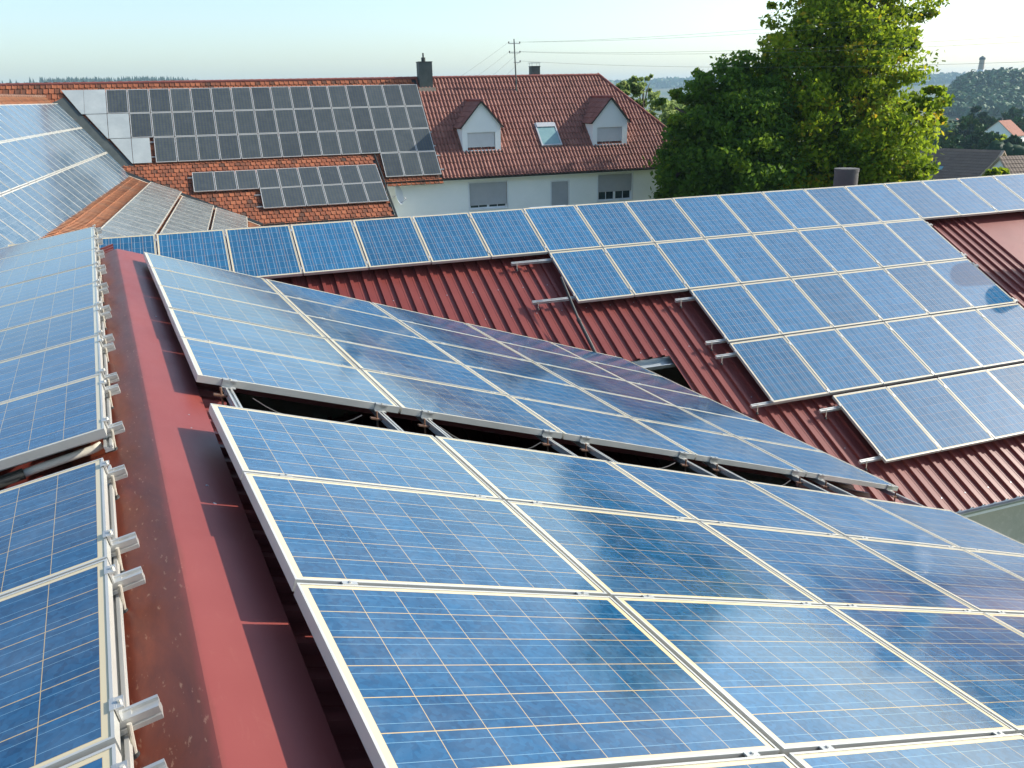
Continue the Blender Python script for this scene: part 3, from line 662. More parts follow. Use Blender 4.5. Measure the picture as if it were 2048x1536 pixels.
# ------------------------------------------------------------------ tiled roofs
def wave_tiles(fr, a0, a1, vt, vb, mat, parent, pitch=.197, row=.42, amp=.042, step=.028, w0=-.12, clip=None, seed=1, name='roof'):
    rng = np.random.default_rng(seed); ns = 6; nh = int((a1-a0)/pitch); xs = a0+np.arange(nh*ns+1)*pitch/ns
    ph = (np.arange(nh*ns+1) % ns)/ns; hz_ = amp*(np.sin(ph*2*np.pi)*.8+.35*np.cos(ph*4*np.pi)*.5)
    rows = int(math.ceil((vt-vb)/row)); V = []; F = []; T = []; n = len(xs)
    for r in range(rows):
        v0_, v1_ = vt-r*row, max(vt-(r+1)*row, vb); j = rng.normal(0, .003, nh).repeat(ns); j = np.append(j, j[-1])
        base = len(V)
        V += [fr.p(x, v0_, w0+h) for x, h in zip(xs, hz_)]
        V += [fr.p(x, v1_-.0, w0+h+step+q) for x, h, q in zip(xs, hz_, j)]
        V += [fr.p(x, v1_-.0, w0+h-.01) for x, h in zip(xs, hz_)]
        tt = np.clip(rng.normal(.5, .2, (nh+1)//2+1), 0, 1)
        for k in range(n-1):
            if clip and not clip((xs[k]+xs[k+1])/2, (v0_+v1_)/2): continue
            F += [(base+k, base+k+1, base+n+k+1, base+n+k), (base+n+k, base+n+k+1, base+2*n+k+1, base+2*n+k)]; T += [tt[k//ns//2]]*2
    return link(name, mesh(name, V, F, mat, False, attr=T), parent)
def flat_tiles(fr, a0, a1, vt, vb, mat, parent, tw=.21, tl=.33, w0=-.12, clip=None, seed=1, rib=True, name='roof'):
    rng = np.random.default_rng(seed); V = []; F = []; T = []
    rows = int((vt-vb)/tl)+1; cols = int((a1-a0)/tw)
    for r in range(rows):
        off = (r % 2)*tw/2
        for c in range(cols):
            a = a0+c*tw+off+rng.normal(0, .003); v1_ = vt-(r+1)*tl+rng.normal(0, .004); v0_ = vt-r*tl+.02
            if clip and not clip(a, v1_): continue
            h = .026+rng.normal(0, .004); t_ = np.clip(rng.beta(2.2, 1.8), 0, 1)
            def bx(x0, x1, za, zb, tt):
                n = len(V)
                V.extend([fr.p(x0, v0_, w0+za), fr.p(x1, v0_, w0+za), fr.p(x1, v1_, w0+zb), fr.p(x0, v1_, w0+zb), fr.p(x0, v1_, w0-.02), fr.p(x1, v1_, w0-.02), fr.p(x0, v0_, w0-.02), fr.p(x1, v0_, w0-.02)])
                F.extend([(n, n+3, n+2, n+1), (n+3, n+4, n+5, n+2), (n, n+6, n+4, n+3), (n+1, n+2, n+5, n+7)]); T.extend([tt]*4)
            bx(a+.008, a+tw-.018, .002, h, t_)
            if rib: bx(a+.012, a+.055, .016, h+.024, min(1, t_+.15))
    return link(name, mesh(name, V, F, mat, False, attr=T), parent)
def slab(name, ring, mat, parent, th=.06, nrm=None):
    mb = MB(); mb.prism([np.array(p) for p in ring], -np.array(nrm)*th); return adopt(mb.build(name, mat), parent)
house = root('farmhouse', 'long white farmhouse with brown-red tiled hip roof, two gabled dormers and roller shutters', 'house', Matrix.Translation((14, 42, 0)))
RW = -.12
HIPT, HIPB = (25.85, .65), (30.6, -6.35)
hipa = lambda v: HIPT[0]+(HIPT[1]-v)*(HIPB[0]-HIPT[0])/(HIPT[1]-HIPB[1])
for n_, f_ in (('m', 1),):
    o = wave_tiles(FF, 15.13, 31, .56, -6.30, M_WTILE, None, w0=RW, clip=lambda a, v: a < hipa(v)-.05, seed=2); adopt(o, house)
o = flat_tiles(FF, -16, 15.10, .56, -4.6, M_FTILE, None, tw=.236, w0=RW-.01, seed=3); adopt(o, house)
o = flat_tiles(FF, 11.7, 15.10, -4.6+.002, -6.30, M_FTILE, None, tw=.236, w0=RW-.01, seed=5); adopt(o, house)
o = flat_tiles(FG, -5, 8.60, 1.15, -4.05, M_FTILE, None, tw=.236, tl=.30, w0=RW-.03, seed=4); adopt(o, house)
nF, nG = FF.M[:, 2], FG.M[:, 2]
slab('roof_deck', [FF.p(-16, .62, RW-.03), FF.p(hipa(.62), .62, RW-.03), FF.p(hipa(-6.3), -6.3, RW-.03), FF.p(11.75, -6.3, RW-.03), FF.p(11.75, -4.6, RW-.03), FF.p(-16, -4.6, RW-.03)], M_DARK, house, nrm=nF)
slab('roof_deck', [FG.p(-16, 1.15, RW-.06), FG.p(8.58, 1.15, RW-.06), FG.p(8.58, -4.05, RW-.06), FG.p(-16, -4.05, RW-.06)], M_DARK, house, nrm=nG)
# horizontal frame of the house: x along, y away, z up; origin on the main roof surface at a=0,v=0
yF = np.cross([0, 0, 1], FF.M[:, 0]); FFH = Fr(FF.p(0, 0, RW), np.stack([FF.M[:, 0], yF, [0, 0, 1]], 1), lift=False)
cs, sn = .7080, .7063
# back slope and hip end as plain tiled planes
bkf = Fr(FFH.p(0, 2*.65*cs, 0), np.stack([-FF.M[:, 0], yF*-cs, np.array([0, 0, 0.])], 1), lift=False)
Mb = np.stack([-FF.M[:, 0], -yF*cs+np.array([0, 0, sn]), np.cross(-FF.M[:, 0], -yF*cs+np.array([0, 0, sn]))], 1)
FB = Fr(FFH.p(0, .65*cs*2, 0), Mb, lift=False)
o = wave_tiles(FB, -hipa(-6), 16, .62, -6.3, M_WTILE, None, w0=0, pitch=.4, clip=lambda a, v: -a < hipa(v), seed=8); adopt(o, house)
hp = [FF.p(HIPT[0], .65, RW), FF.p(HIPB[0], -6.35, RW), FB.p(-HIPB[0], -6.35, 0)]
mb = MB(); nh_ = np.cross(hp[1]-hp[0], hp[2]-hp[0]); nh_ /= np.linalg.norm(nh_); mb.prism(hp, -nh_*.05*(1 if nh_[2] > 0 else -1)); adopt(mb.build('roof', M_RIDGE), house)
def ridge_tiles(pts0, pts1, n, r, mat, parent, name='ridge_tiles'):
    mb = MB(); a, b_ = np.array(pts0), np.array(pts1); d = (b_-a)/n
    for k in range(n):
        p, q = a+d*k, a+d*(k+1.06); mb.tube([p, q], r, 10, radii=[r*1.08, r*.92])
    o = mb.build(name, mat, smooth=False); adopt(o, parent); smooth_by_angle(o, 40)
ridge_tiles(FF.p(HIPT[0], .58, RW+.0), FF.p(-16, .50, RW-.04), 110, .085, M_RIDGE, house)
ridge_tiles(FF.p(HIPB[0], -6.35, RW+.0), FF.p(HIPT[0], .66, RW+.0), 22, .085, M_RIDGE, house, 'hip_tiles')
# walls: front wall with openings
yw = -6.3*cs+.45; ztop = -6.3*sn+.42; zg = -(FFH.o[2]); 
a0w, a1w = -15.5, 27.9
wins = [(16.62, 18.65, -5.0+0.0, 'w1'), ]
zc = lambda z: z+Z0-FFH.o[2]                # camera-relative height -> frame height
OPEN = [(16.62, 18.66, zc(-5.62), zc(-4.30), .86, 'left'), (21.15, 22.12, zc(-6.9), zc(-4.46), 1.0, 'middle'), (23.87, 25.90, zc(-5.62), zc(-4.24), .66, 'right'), (12.9, 14.3, zc(-8.0), zc(-6.8), .5, 'lower left'), (17, 18.6, zc(-8.2), zc(-6.9), .5, 'lower')]
xs = sorted({a0w, a1w, *[o_[0] for o_ in OPEN], *[o_[1] for o_ in OPEN]}); zs = sorted({zg, ztop, *[o_[2] for o_ in OPEN], *[o_[3] for o_ in OPEN]})
mb = MB()
for i in range(len(xs)-1):
    runs = []
    for j in range(len(zs)-1):
        cx, cz = (xs[i]+xs[i+1])/2, (zs[j]+zs[j+1])/2
        solid = not any(o_[0] < cx < o_[1] and o_[2] < cz < o_[3] for o_ in OPEN)
        if solid and runs and runs[-1][1] == zs[j]: runs[-1][1] = zs[j+1]
        elif solid: runs.append([zs[j], zs[j+1]])
    for z0_, z1_ in runs: mb.box((xs[i], yw, z0_), (xs[i+1], yw+.35, z1_), FFH)
mb.box((a1w-.35, yw+.35, zg), (a1w, 8.6-yw-8, ztop), FFH) if False else None
D2 = .65*cs*2-yw
mb.box((a1w-.35, yw+.35, zg), (a1w, D2, ztop), FFH); mb.box((a0w, yw+.35, zg), (a0w+.35, D2, ztop), FFH); mb.box((a0w, D2, zg), (a1w, D2+.3, ztop), FFH)
adopt(mb.build('wall', M_WALL), house)
# lean-to block under the flatter roof
gy = 4.115+4.05*.8671-.35; gz = FFH.o[2]
mb = MB(); mb.box((2.924, 0, 0), (2.93, .01, .01), FFH) if False else None
FGH = Fr(FG.p(0, -4.05, RW), np.stack([FF.M[:, 0], yF, [0, 0, 1]], 1), lift=False)
mb.box((-3, .35, -FGH.o[2]), (8.35, .6, .05), FGH); mb.prism([FGH.p(8.35, .35, -FGH.o[2]), FGH.p(8.35, 4.6, -FGH.o[2]), FGH.p(8.35, 4.6, 2.2), FGH.p(8.35, .35, .10)], -FF.M[:, 0]*.2)
adopt(mb.build('wall', M_WALL), house)
mb = MB(); mb.box((-3, -.10, -.10), (8.66, .02, .0), FGH); mb.box((8.60, -.05, -.10), (8.66, .0, -.0), FGH); adopt(mb.build('gutter', M_DARK), house)
mb = MB(); mb.prism([FG.p(8.60, 1.1, RW-.08), FG.p(8.66, 1.1, RW-.08), FG.p(8.66, 1.1, RW+.03), FG.p(8.60, 1.1, RW+.03)], FG.p(0, -4.05, 0)-FG.p(0, 1.1, 0)); adopt(mb.build('verge_board', M_DARK), house)
mb = MB(); ring = [(.075*math.cos(math.pi*(1+k/6)), .075*math.sin(math.pi*(1+k/6))) for k in range(7)]
ye, ze = -6.33*cs, -6.33*sn
mb.prism([FFH.p(11.8, ye-.04+x, ze+y) for x, y in ring], FF.M[:, 0]*18.4); adopt(mb.build('gutter', M_DARK), house)
mb = MB(); mb.box((11.8, ye+.03, ze-.13), (30.2, yw, ze-.09), FFH); adopt(mb.build('soffit', M_WALL), house)
def shutter_window(fr, x0, x1, z0, z1, down, parent, y=0.0, panes=2, lab=None, rim=.07, sm=None):
    w_ = MB()
    for (a, b_, c, d) in ((x0, x0+rim, z0, z1), (x1-rim, x1, z0, z1), (x0+rim, x1-rim, z0, z0+rim), (x0+rim, x1-rim, z1-rim, z1)): w_.box((a, y+.10, c), (b_, y+.17, d), fr)
    for k in range(1, panes):
        xm = x0+(x1-x0)*k/panes; w_.box((xm-.06, y+.10, z0+rim), (xm+.06, y+.17, z1-rim), fr)
    for k in range(panes):
        xm = x0+(x1-x0)*(k+.5)/panes; w_.box((xm-.012, y+.105, z0+rim), (xm+.012, y+.165, z1-rim), fr)
    win = adopt(w_.build('window', M_FRAME), parent)
    if lab: win['label'] = lab
    g = MB(); g.box((x0+rim, y+.145, z0+rim), (x1-rim, y+.150, z1-rim), fr); adopt(g.build('pane', M_GLASS), win)
    s = MB(); zb = z1-(z1-z0)*down; n = max(2, int((z1-zb)/.05)); dz = (z1-zb)/n
    for k in range(n): s.box((x0+.02, y+.045, zb+k*dz), (x1-.02, y+.062, zb+(k+1)*dz-.006), fr)
    s.box((x0+.02, y+.062, zb), (x1-.02, y+.066, z1), fr); adopt(s.build('shutter', sm or M_SHUT), win)
    c_ = MB()
    for (a, b_, c, d) in ((x0-.07, x0, z0-.05, z1+.07), (x1, x1+.07, z0-.05, z1+.07), (x0, x1, z1, z1+.07)): c_.box((a, y-.018, c), (b_, y+.02, d), fr)
    adopt(c_.build('casing', M_FRAME), win)
    t_ = MB(); t_.box((x0-.03, y-.05, z0-.05), (x1+.03, y+.10, z0-.003), fr); adopt(t_.build('sill', M_FRAME), win)
    return win
for (x0, x1, z0, z1, dn, nm) in OPEN:
    shutter_window(FFH, x0, x1, z0, z1, dn, house, y=yw, panes=1 if x1-x0 < 1.2 else 2, lab=f'{nm} wall window with grey roller shutter')
# dormers
def dormer(a, v, which):
    o_ = FF.p(a, v, RW); fr = Fr(o_, np.stack([FF.M[:, 0], yF, [0, 0, 1]], 1), lift=False)
    W_, H1, H2 = 2.06, 1.24, 2.40
    wx0, wx1, wz0, wz1 = .27, 1.76, .03, .90
    mb = MB()                                   # front gable wall with opening
    mb.box((0, 0, -.05), (wx0, .2, H1), fr); mb.box((wx1, 0, -.05), (W_, .2, H1), fr); mb.box((wx0, 0, wz1), (wx1, .2, H1), fr); mb.box((wx0, 0, -.05), (wx1, .2, wz0), fr)
    mb.prism([fr.p(0, 0, H1), fr.p(W_, 0, H1), fr.p(W_/2, 0, H2)], fr.M[:, 1]*.2)
    mb.prism([fr.p(0, .2, .15), fr.p(0, .2, H1), fr.p(0, 1.45, H1+.02)], fr.M[:, 0]*.12)
    mb.prism([fr.p(W_, .2, .15), fr.p(W_, .2, H1), fr.p(W_, 1.45, H1+.02)], -fr.M[:, 0]*.12)
    d = adopt(mb.build('dormer', M_WALL), house); d['label'] = f'{which} gabled dormer'
    sl = math.atan2(H2-H1, W_/2)
    for sgn in (1, -1):
        ux = np.array([0, 1, 0.]) ; ev = 1.42*1.0
        down = np.array([-sgn*math.cos(sl), 0, -math.sin(sl)]); nrm = np.array([-sgn*math.sin(sl), 0, math.cos(sl)])
        ax = np.array([0., 1, 0]) * (1 if sgn > 0 else -1)
        # columns: along eave (a), up-slope (v), normal
        Mloc = np.stack([-ax if sgn > 0 else -ax, -down, np.cross(-ax, -down)], 1)
        if (Mloc[:, 2] @ nrm) < 0: Mloc = np.stack([ax, -down, np.cross(ax, -down)], 1)
        fr2 = Fr(fr.p(W_/2, 0, H2+.05), fr.M @ Mloc, lift=False); s_ = 1 if Mloc[1, 0] > 0 else -1
        lo, hi = (-.16, 2.5) if s_ > 0 else (-2.5, .16)
        o = wave_tiles(fr2, lo, hi, 0, -1.78, M_WTILE, None, w0=0, pitch=.19, row=.35, amp=.015, step=.02, seed=11); o.name = 'dormer_roof'; adopt(o, d)
        m2 = MB(); m2.box((lo, -1.76, -.05), (hi, 0, -.012), fr2); adopt(m2.build('dormer_roof', M_DARK), d)
    m3 = MB(); m3.tube([fr.p(W_/2, -.18, H2+.07), fr.p(W_/2, 2.55, H2+.07)], .07, 8); adopt(m3.build('dormer_ridge', M_RIDGE), d)
    w_ = shutter_window(fr, wx0, wx1, wz0, wz1, .84, house, y=0.02, lab=f'{which} dormer window with pale shutter', rim=.06, sm=M_SHUT2)
    m4 = MB(); m4.box((-.05, -.14, -.14), (W_+.05, .02, -.06), fr); adopt(m4.build('dormer_flashing', M_DARK), d)
dormer(16.57, -4.60, 'left'); dormer(23.87, -4.56, 'right')
# roof window
mb = MB(); x0, x1, v0_, v1_ = 20.93, 22.10, -4.52, -2.95
for (a, b_, c, d) in ((x0, x0+.07, v0_, v1_), (x1-.07, x1, v0_, v1_), (x0+.07, x1-.07, v0_, v0_+.08), (x0+.07, x1-.07, v1_-.30, v1_)): mb.box((a, c, RW-.05), (b_, d, RW+(.13 if d == v1_ and c > v1_-.4 else .10)), FF)
sk = adopt(mb.build('skylight', M_SHUT), house); mb = MB(); mb.box((x0+.07, v0_+.08, RW+.03), (x1-.07, v1_-.30, RW+.075), FF); adopt(mb.build('pane', M_SKYGLASS), sk)
# chimneys
def chim(fr, x0, x1, y0, y1, z0, z1, mat, nm):
    mb = MB(); mb.box((x0, y0, z0), (x1, y1, z1), fr); c = adopt(mb.build('chimney', mat), house); c['label'] = nm
    mb = MB(); mb.box((x0-.02, y0-.02, z1), (x1+.02, y1+.02, z1+.04), fr); adopt(mb.build('chimney_cap', M_DARK), c); return c
c1 = chim(FFH, 15.25, 15.97, -.12, .42, -.35, zc(1.66), M_SLATE, 'slate clad chimney with a thin flue')
mb = MB(); mb.tube([FFH.p(15.56, .1, zc(1.70)), FFH.p(15.56, .1, zc(1.90))], .11, 10); mb.tube([FFH.p(15.56, .1, zc(1.90)), FFH.p(15.56, .1, zc(2.12))], .045, 8); adopt(mb.build('flue', M_DARK), c1)
mb = MB(); mb.box((15.15, -.30, -.32), (16.07, -.10, -.10), FFH); adopt(mb.build('chimney_flashing', M_MORTAR), c1)
c2 = chim(FFH, 21.92, 22.42, .75, 1.2, 0, zc(1.40), M_SLATE, 'small chimney with a raised plate behind the ridge')
mb = MB()
for x, y in ((21.95, .78), (22.39, .78), (21.95, 1.17), (22.39, 1.17)): mb.tube([FFH.p(x, y, zc(1.42)), FFH.p(x, y, zc(1.60))], .014, 6)
mb.box((21.88, .72, zc(1.60)), (22.46, 1.23, zc(1.62)), FFH); adopt(mb.build('chimney_plate', M_STEEL), c2)
# satellite dish on the wall
dc = Vector((13.12, 40.95, Z0-4.62)); ax_ = Vector((.75, -.62, .22)).normalized()
rt = root('satellite_dish', 'white satellite dish on the house wall beside the lower roof verge', 'satellite dish', Matrix.Translation(dc))
q = ax_.to_track_quat('Z', 'Y').to_matrix(); V = []; F = []; n = 28
for k in range(6):
    r_ = .47*k/5
    for j in range(n): V.append(dc+q @ Vector((r_*math.cos(2*math.pi*j/n), r_*1.05*math.sin(2*math.pi*j/n), .32*r_*r_/.47-.02)))
for k in range(5):
    for j in range(n): F.append((k*n+j, k*n+(j+1) % n, (k+1)*n+(j+1) % n, (k+1)*n+j))
o = link('reflector', mesh('reflector', V, F, M_FRAME, True)); o.parent = rt; o.matrix_parent_inverse = rt.matrix_world.inverted()
mb = MB(); b0 = dc+q @ Vector((0, -.45, 0)); fp = dc+ax_*.48+Vector((0, 0, -.30)); mb.tube([b0, fp], .016, 6); mb.tube([fp-ax_*.02, fp-ax_*.02+Vector((-.08, .05, .10))], .035, 8); mb.tube([dc-ax_*.02, dc+Vector((-.1, .5, -.2))], .025, 6)
o = mb.build('feed_arm', M_SHUT); o.parent = rt; o.matrix_parent_inverse = rt.matrix_world.inverted()

# barn roofs
barn = root('barn', 'barn wing with weathered orange tiled roof, steep above and shallow below', 'barn', Matrix.Translation((-3, 30, 0)))
EW = -.15
o = flat_tiles(Fr(FE.o, np.stack([FE.M[:, 1], -FE.M[:, 0], FE.M[:, 2]], 1), lift=False), -4, 24.5, 3.45, -1.2, M_ETILE, None, tw=.24, tl=.34, w0=EW, seed=21, rib=True); adopt(o, barn)
o = flat_tiles(Fr(FEG.o, np.stack([FEG.M[:, 1], -FEG.M[:, 0], FEG.M[:, 2]], 1), lift=False), -22.6, 2.5, .05, -6.6, M_ETILE, None, tw=.24, tl=.34, w0=EW, seed=22, rib=True); adopt(o, barn)
slab('roof_deck', [FE.p(-3.45, -4, EW-.02), FE.p(-3.45, 24.5, EW-.02), FE.p(1.3, 24.5, EW-.02), FE.p(1.3, -4, EW-.02)], M_DARK, barn, nrm=FE.M[:, 2])
slab('roof_deck', [FEG.p(-.1, -22.6, EW-.02), FEG.p(-.1, 2.5, EW-.02), FEG.p(6.6, 2.5, EW-.02), FEG.p(6.6, -22.6, EW-.02)], M_DARK, barn, nrm=FEG.M[:, 2])
hE = FE.M[:, 1]; FEH = Fr(FE.p(-3.45, 0, EW), np.stack([np.array([.9889, -.1486, 0]), hE, [0, 0, 1]], 1), lift=False)
mb = MB(); mb.prism([FEH.p(0, -4, 0), FEH.p(-4.6, -4, -4.8), FEH.p(-4.6, -4, -4.9), FEH.p(0, -4, -.1)], hE*28.5); adopt(mb.build('roof', M_ETILE), barn)
ridge_tiles(FEH.p(0, -4, .0), FEH.p(0, 23.2, .0), 70, .07, M_ETILE, barn)
mb = MB(); zgE = -FEH.o[2]
mb.prism([FEH.p(-4.3, -3.8, zgE), FEH.p(8.6, -3.8, zgE), FEH.p(8.6, -3.8, -5.6), FEH.p(3.2, -3.8, -3.5), FEH.p(0, -3.8, -.2), FEH.p(-4.3, -3.8, -4.5)], hE*.25); mb.box((8.4, -3.8, zgE), (8.6, 19, -5.6), FEH); mb.box((-4.3, -3.8, zgE), (-4.1, 22, -4.6), FEH)
adopt(mb.build('wall', M_WALL2), barn)
# valley strips between barn and house roofs
def valley(fa, wa, fb, wb, z0_, z1_, widths, mats, names):
    na, nb = fa.M[:, 2], fb.M[:, 2]; da, db = na @ fa.p(0, 0, wa), nb @ fb.p(0, 0, wb); ln = np.cross(na, nb); ln /= np.linalg.norm(ln)
    if ln[2] < 0: ln = -ln
    P = lambda z: np.linalg.solve(np.array([na, nb, [0, 0, 1.]]), np.array([da, db, z]))
    for nrm, wd, mt, nm in zip((na, nb), widths, mats, names):
        up = np.cross(nrm, ln); up *= (1 if up[2] > 0 else -1); mb = MB()
        mb.prism([P(z0_)+nrm*.045, P(z1_)+nrm*.045, P(z1_)+up*wd+nrm*.045, P(z0_)+up*wd+nrm*.045], -nrm*.03); adopt(mb.build(nm, mt), barn)
        if nm == 'mortar_line':
            pass
valley(FE, EW, FF, RW, Z0-3.05, Z0+.0, (.05, .62), (M_STEEL, M_SLATE), ('valley_tray', 'valley_tray'))
valley(FEG, EW, FG, RW, Z0-5.25, Z0-3.0, (.14, .20), (M_MORTAR, M_DARK), ('mortar_line', 'valley_tray'))
mb = MB(); pts = [FE.p(1.62, 18.7, -.02), FE.p(1.95, 18.75, -.12), FEG.p(.55, .25, -.08), FEG.p(1.05, -.05, -.03)]; mb.tube(pts, .03, 8)
mb.build('loose_cable', M_PVC, label='pale cable lying on orange tiles between the two pale panel fields', cat='cable')

# ------------------------------------------------------------------ mast and wires
mz = Z0; mp = (21.33, 44.21); rt = root('roof_power_mast', 'grey steel power line mast with three crossarms standing on the house roof', 'power mast', Matrix.Translation((mp[0], mp[1], Z0+.33)))
mb = MB(); mtop = (21.25, 44.22, Z0+2.78); mb.tube([(mp[0], mp[1], Z0+.1), (mp[0]-.01, mp[1], Z0+.9), mtop], .05, 10, radii=[.050, .038, .030]); o = mb.build('pole', M_SLATE); o.parent = rt; o.matrix_parent_inverse = rt.matrix_world.inverted()
arms = []
for zz_, (l, r__) in ((2.55, (.33, .33)), (2.08, (.30, .33)), (1.60, (.06, .33))):
    mb = MB(); cx = 21.26+.003*(2.5-zz_); mb.tube([(cx-l, mp[1]+.03, Z0+zz_), (cx+r__, mp[1]-.03, Z0+zz_)], .018, 6); a = mb.build('crossarm', M_STEEL); a.parent = rt; a.matrix_parent_inverse = rt.matrix_world.inverted()
    for sx in ((-l, r__) if l > .2 else (r__,)):
        m2 = MB(); m2.tube([(cx+sx, mp[1], Z0+zz_), (cx+sx, mp[1], Z0+zz_+.05), (cx+sx, mp[1], Z0+zz_+.10)], .03, 8, radii=[.016, .035, .028]); i_ = m2.build('insulator', M_DARK); i_.parent = a; i_.matrix_parent_inverse = Matrix.Identity(4); arms.append((cx+sx, mp[1], Z0+zz_+.07))
def wire(a, b_, sag, label, r=.0045):
    pts = []; a, b_ = Vector(a), Vector(b_)
    for k in range(33): t_ = k/32; pts.append(a.lerp(b_, t_)-Vector((0, 0, 4*sag*t_*(1-t_))))
    mb = MB(); mb.tube(pts, r, 5); mb.build('power_line', M_SLATE, label=label, cat='power line', group='overhead wires from the roof mast')
rights = [(arms[1], (29.5, 17.0), 2.62, 'top wire running right from the mast, upper of its pair'), (arms[0], (29.3, 17.3), 2.30, 'top wire running right from the mast, lower of its pair'), (arms[3], (29.5, 17.0), 1.52, 'middle wire running right from the mast, upper of its pair'), (arms[2], (29.3, 17.3), 1.30, 'middle wire running right from the mast, lower of its pair'), (arms[4], (29.5, 17.0), .66, 'lowest wire running right from the mast')]
for a, (x, y), z, lb in rights: wire(a, (x, y, Z0+z), .30, lb)
for a, (x, y), z, lb in ((arms[0], (27.5, 78), -.5, 'highest wire falling away left behind the ridge'), (arms[2], (29.0, 78), -.7, 'second wire falling away left behind the ridge'), (arms[3], (30.5, 78), -1.1, 'third wire falling away left behind the ridge'), (arms[4], (32.0, 78), -1.6, 'lowest wire falling away left behind the ridge')): wire(a, (x, y, Z0+z), .2, lb, .004)

# ------------------------------------------------------------------ trees
def leaves(name, blobs_, n, size, mat, parent, seed, dens=.55, tone=0.0, thin=.8):
    """leaf quads in clumps over the shells of several ellipsoids; blobs_: (x,y,z,rx,ry,rz)"""
    rng = np.random.default_rng(seed); B = np.array(blobs_, float); vol = (B[:, 3]*B[:, 4]*B[:, 5])**(2/3)*np.where(B[:, 2] > Z0+1.2, thin, 1); pr = vol/vol.sum()
    nc = max(40, n//110); ci = rng.choice(len(B), nc, p=pr)
    d = rng.normal(size=(nc, 3)); d /= np.linalg.norm(d, axis=1)[:, None]; rr = rng.uniform(dens, 1.02, nc)[:, None]
    C = B[ci, :3]+d*rr*B[ci, 3:6]; cs_ = rng.uniform(.3, 1.0, nc)*np.minimum(B[ci, 3]*.2, .62); ct = rng.normal(0, .16, nc)
    li = rng.integers(0, nc, n); P = C[li]+np.clip(rng.normal(size=(n, 3)), -1.7, 1.7)*cs_[li][:, None]*np.array([1, 1, .6])
    a = rng.normal(size=(n, 3)); a /= np.linalg.norm(a, axis=1)[:, None]; b_ = rng.normal(size=(n, 3)); b_ -= a*(a*b_).sum(1)[:, None]; b_ /= np.linalg.norm(b_, axis=1)[:, None]
    s = (size*rng.uniform(.6, 1.3, n))[:, None]
    Q = np.stack([P-a*s, P-b_*s*.6, P+a*s, P+b_*s*.6], 1).reshape(-1, 3)
    T = np.clip(.48+tone+ct[li]+rng.normal(0, .14, n), 0, 1)
    return link(name, fast_quads(name, Q, n, mat, T), parent)
def trunk(parent, base, top, r, limbs, seed):
    rng = random.Random(seed); mb = MB(); b0, t0 = Vector(base), Vector(top)
    pts = [b0.lerp(t0, k/6)+Vector((rng.uniform(-.12, .12), rng.uniform(-.12, .12), 0))*(0 < k < 6) for k in range(7)]
    mb.tube(pts, r, 10, radii=[r*(1.25-.9*k/6) for k in range(7)])
    for l in limbs:
        s = b0.lerp(t0, rng.uniform(.35, .8)); e = Vector(l); m = s.lerp(e, .5)+Vector((0, 0, .3)); mb.tube([s, m, e], .1, 6, radii=[r*.45, r*.28, r*.08])
    mb.build('trunk', M_BARK, parent, smooth=True)
def tree(name, label, cat, blobs_, n, size, mat, seed, r=.35, dens=.55, tone=0, group=None, ground=None):
    B = np.array(blobs_, float); cx, cy = B[:, 0].mean(), B[:, 1].mean(); zg_ = float(gh(np.array(cx), np.array(cy))) if ground is None else ground
    rt = root(name, label, cat, None, group)
    trunk(rt, (cx, cy, zg_), (cx, cy, B[:, 2].max()), r, [tuple(b_[:3]) for b_ in blobs_], seed)
    leaves('crown', blobs_, n, size, mat, rt, seed, dens, tone)
def on(px, py, dist):
    """helper to type crown centres: direction from two angles in the photograph's field, plan distance"""
    d = np.array(Rc) @ np.array([(px-1024)/1693.74, (py-768)/1693.74, 1.]); d = d/np.hypot(d[0], d[1]); return d*dist+np.array([0, 0, Z0])
def bl(px, py, rp, dist, sq=1.0):
    c = on(px, py, dist); r_ = rp/1693.74*dist; return (c[0], c[1], c[2], r_, r_, r_*sq)
tree('linden_tree', 'tall broad tree with yellowing leaves right of the house', 'tree',
     [bl(1700, -60, 118, 50), bl(1700, 30, 120, 49), bl(1612, 10, 62, 48), bl(1790, 0, 72, 50), bl(1782, 70, 56, 50), bl(1680, 140, 125, 48), bl(1600, 165, 90, 47), bl(1762, 160, 62, 47), bl(1640, 280, 120, 46), bl(1740, 290, 105, 46), bl(1838, 235, 50, 47), bl(1862, 205, 30, 47), bl(1872, 262, 28, 47), bl(1805, 320, 52, 46), bl(1545, 115, 48, 49), bl(1700, 385, 130, 46), bl(1790, 390, 62, 46), bl(1560, 300, 85, 46)],
     92000, .125, M_LINDEN, 31, .55, dens=.5, tone=.02)
tree('maple_tree', 'dark bushy tree touching the right end of the house', 'tree',
     [bl(1435, 185, 62, 45), bl(1400, 260, 72, 44), bl(1480, 250, 90, 44.5), bl(1495, 165, 52, 46), bl(1390, 340, 78, 43.5), bl(1470, 350, 110, 43.5), bl(1345, 300, 40, 44), bl(1330, 385, 26, 43), bl(1420, 430, 100, 43.5), bl(1350, 215, 34, 46)],
     70000, .12, M_DARKLEAF, 33, .4, dens=.5)
tree('birch_tree', 'slender pale green birch behind the right end of the roof', 'tree',
     [bl(1275, 165, 18, 74, 1.8), bl(1262, 190, 26, 74, 1.4), bl(1300, 165, 14, 75, 1.6), bl(1250, 175, 16, 73, 1.3), bl(1290, 215, 34, 74, 1.2), bl(1310, 190, 18, 75, 1.3), bl(1320, 240, 40, 73)], 6500, .17, M_BIRCH, 35, .16, dens=.3)
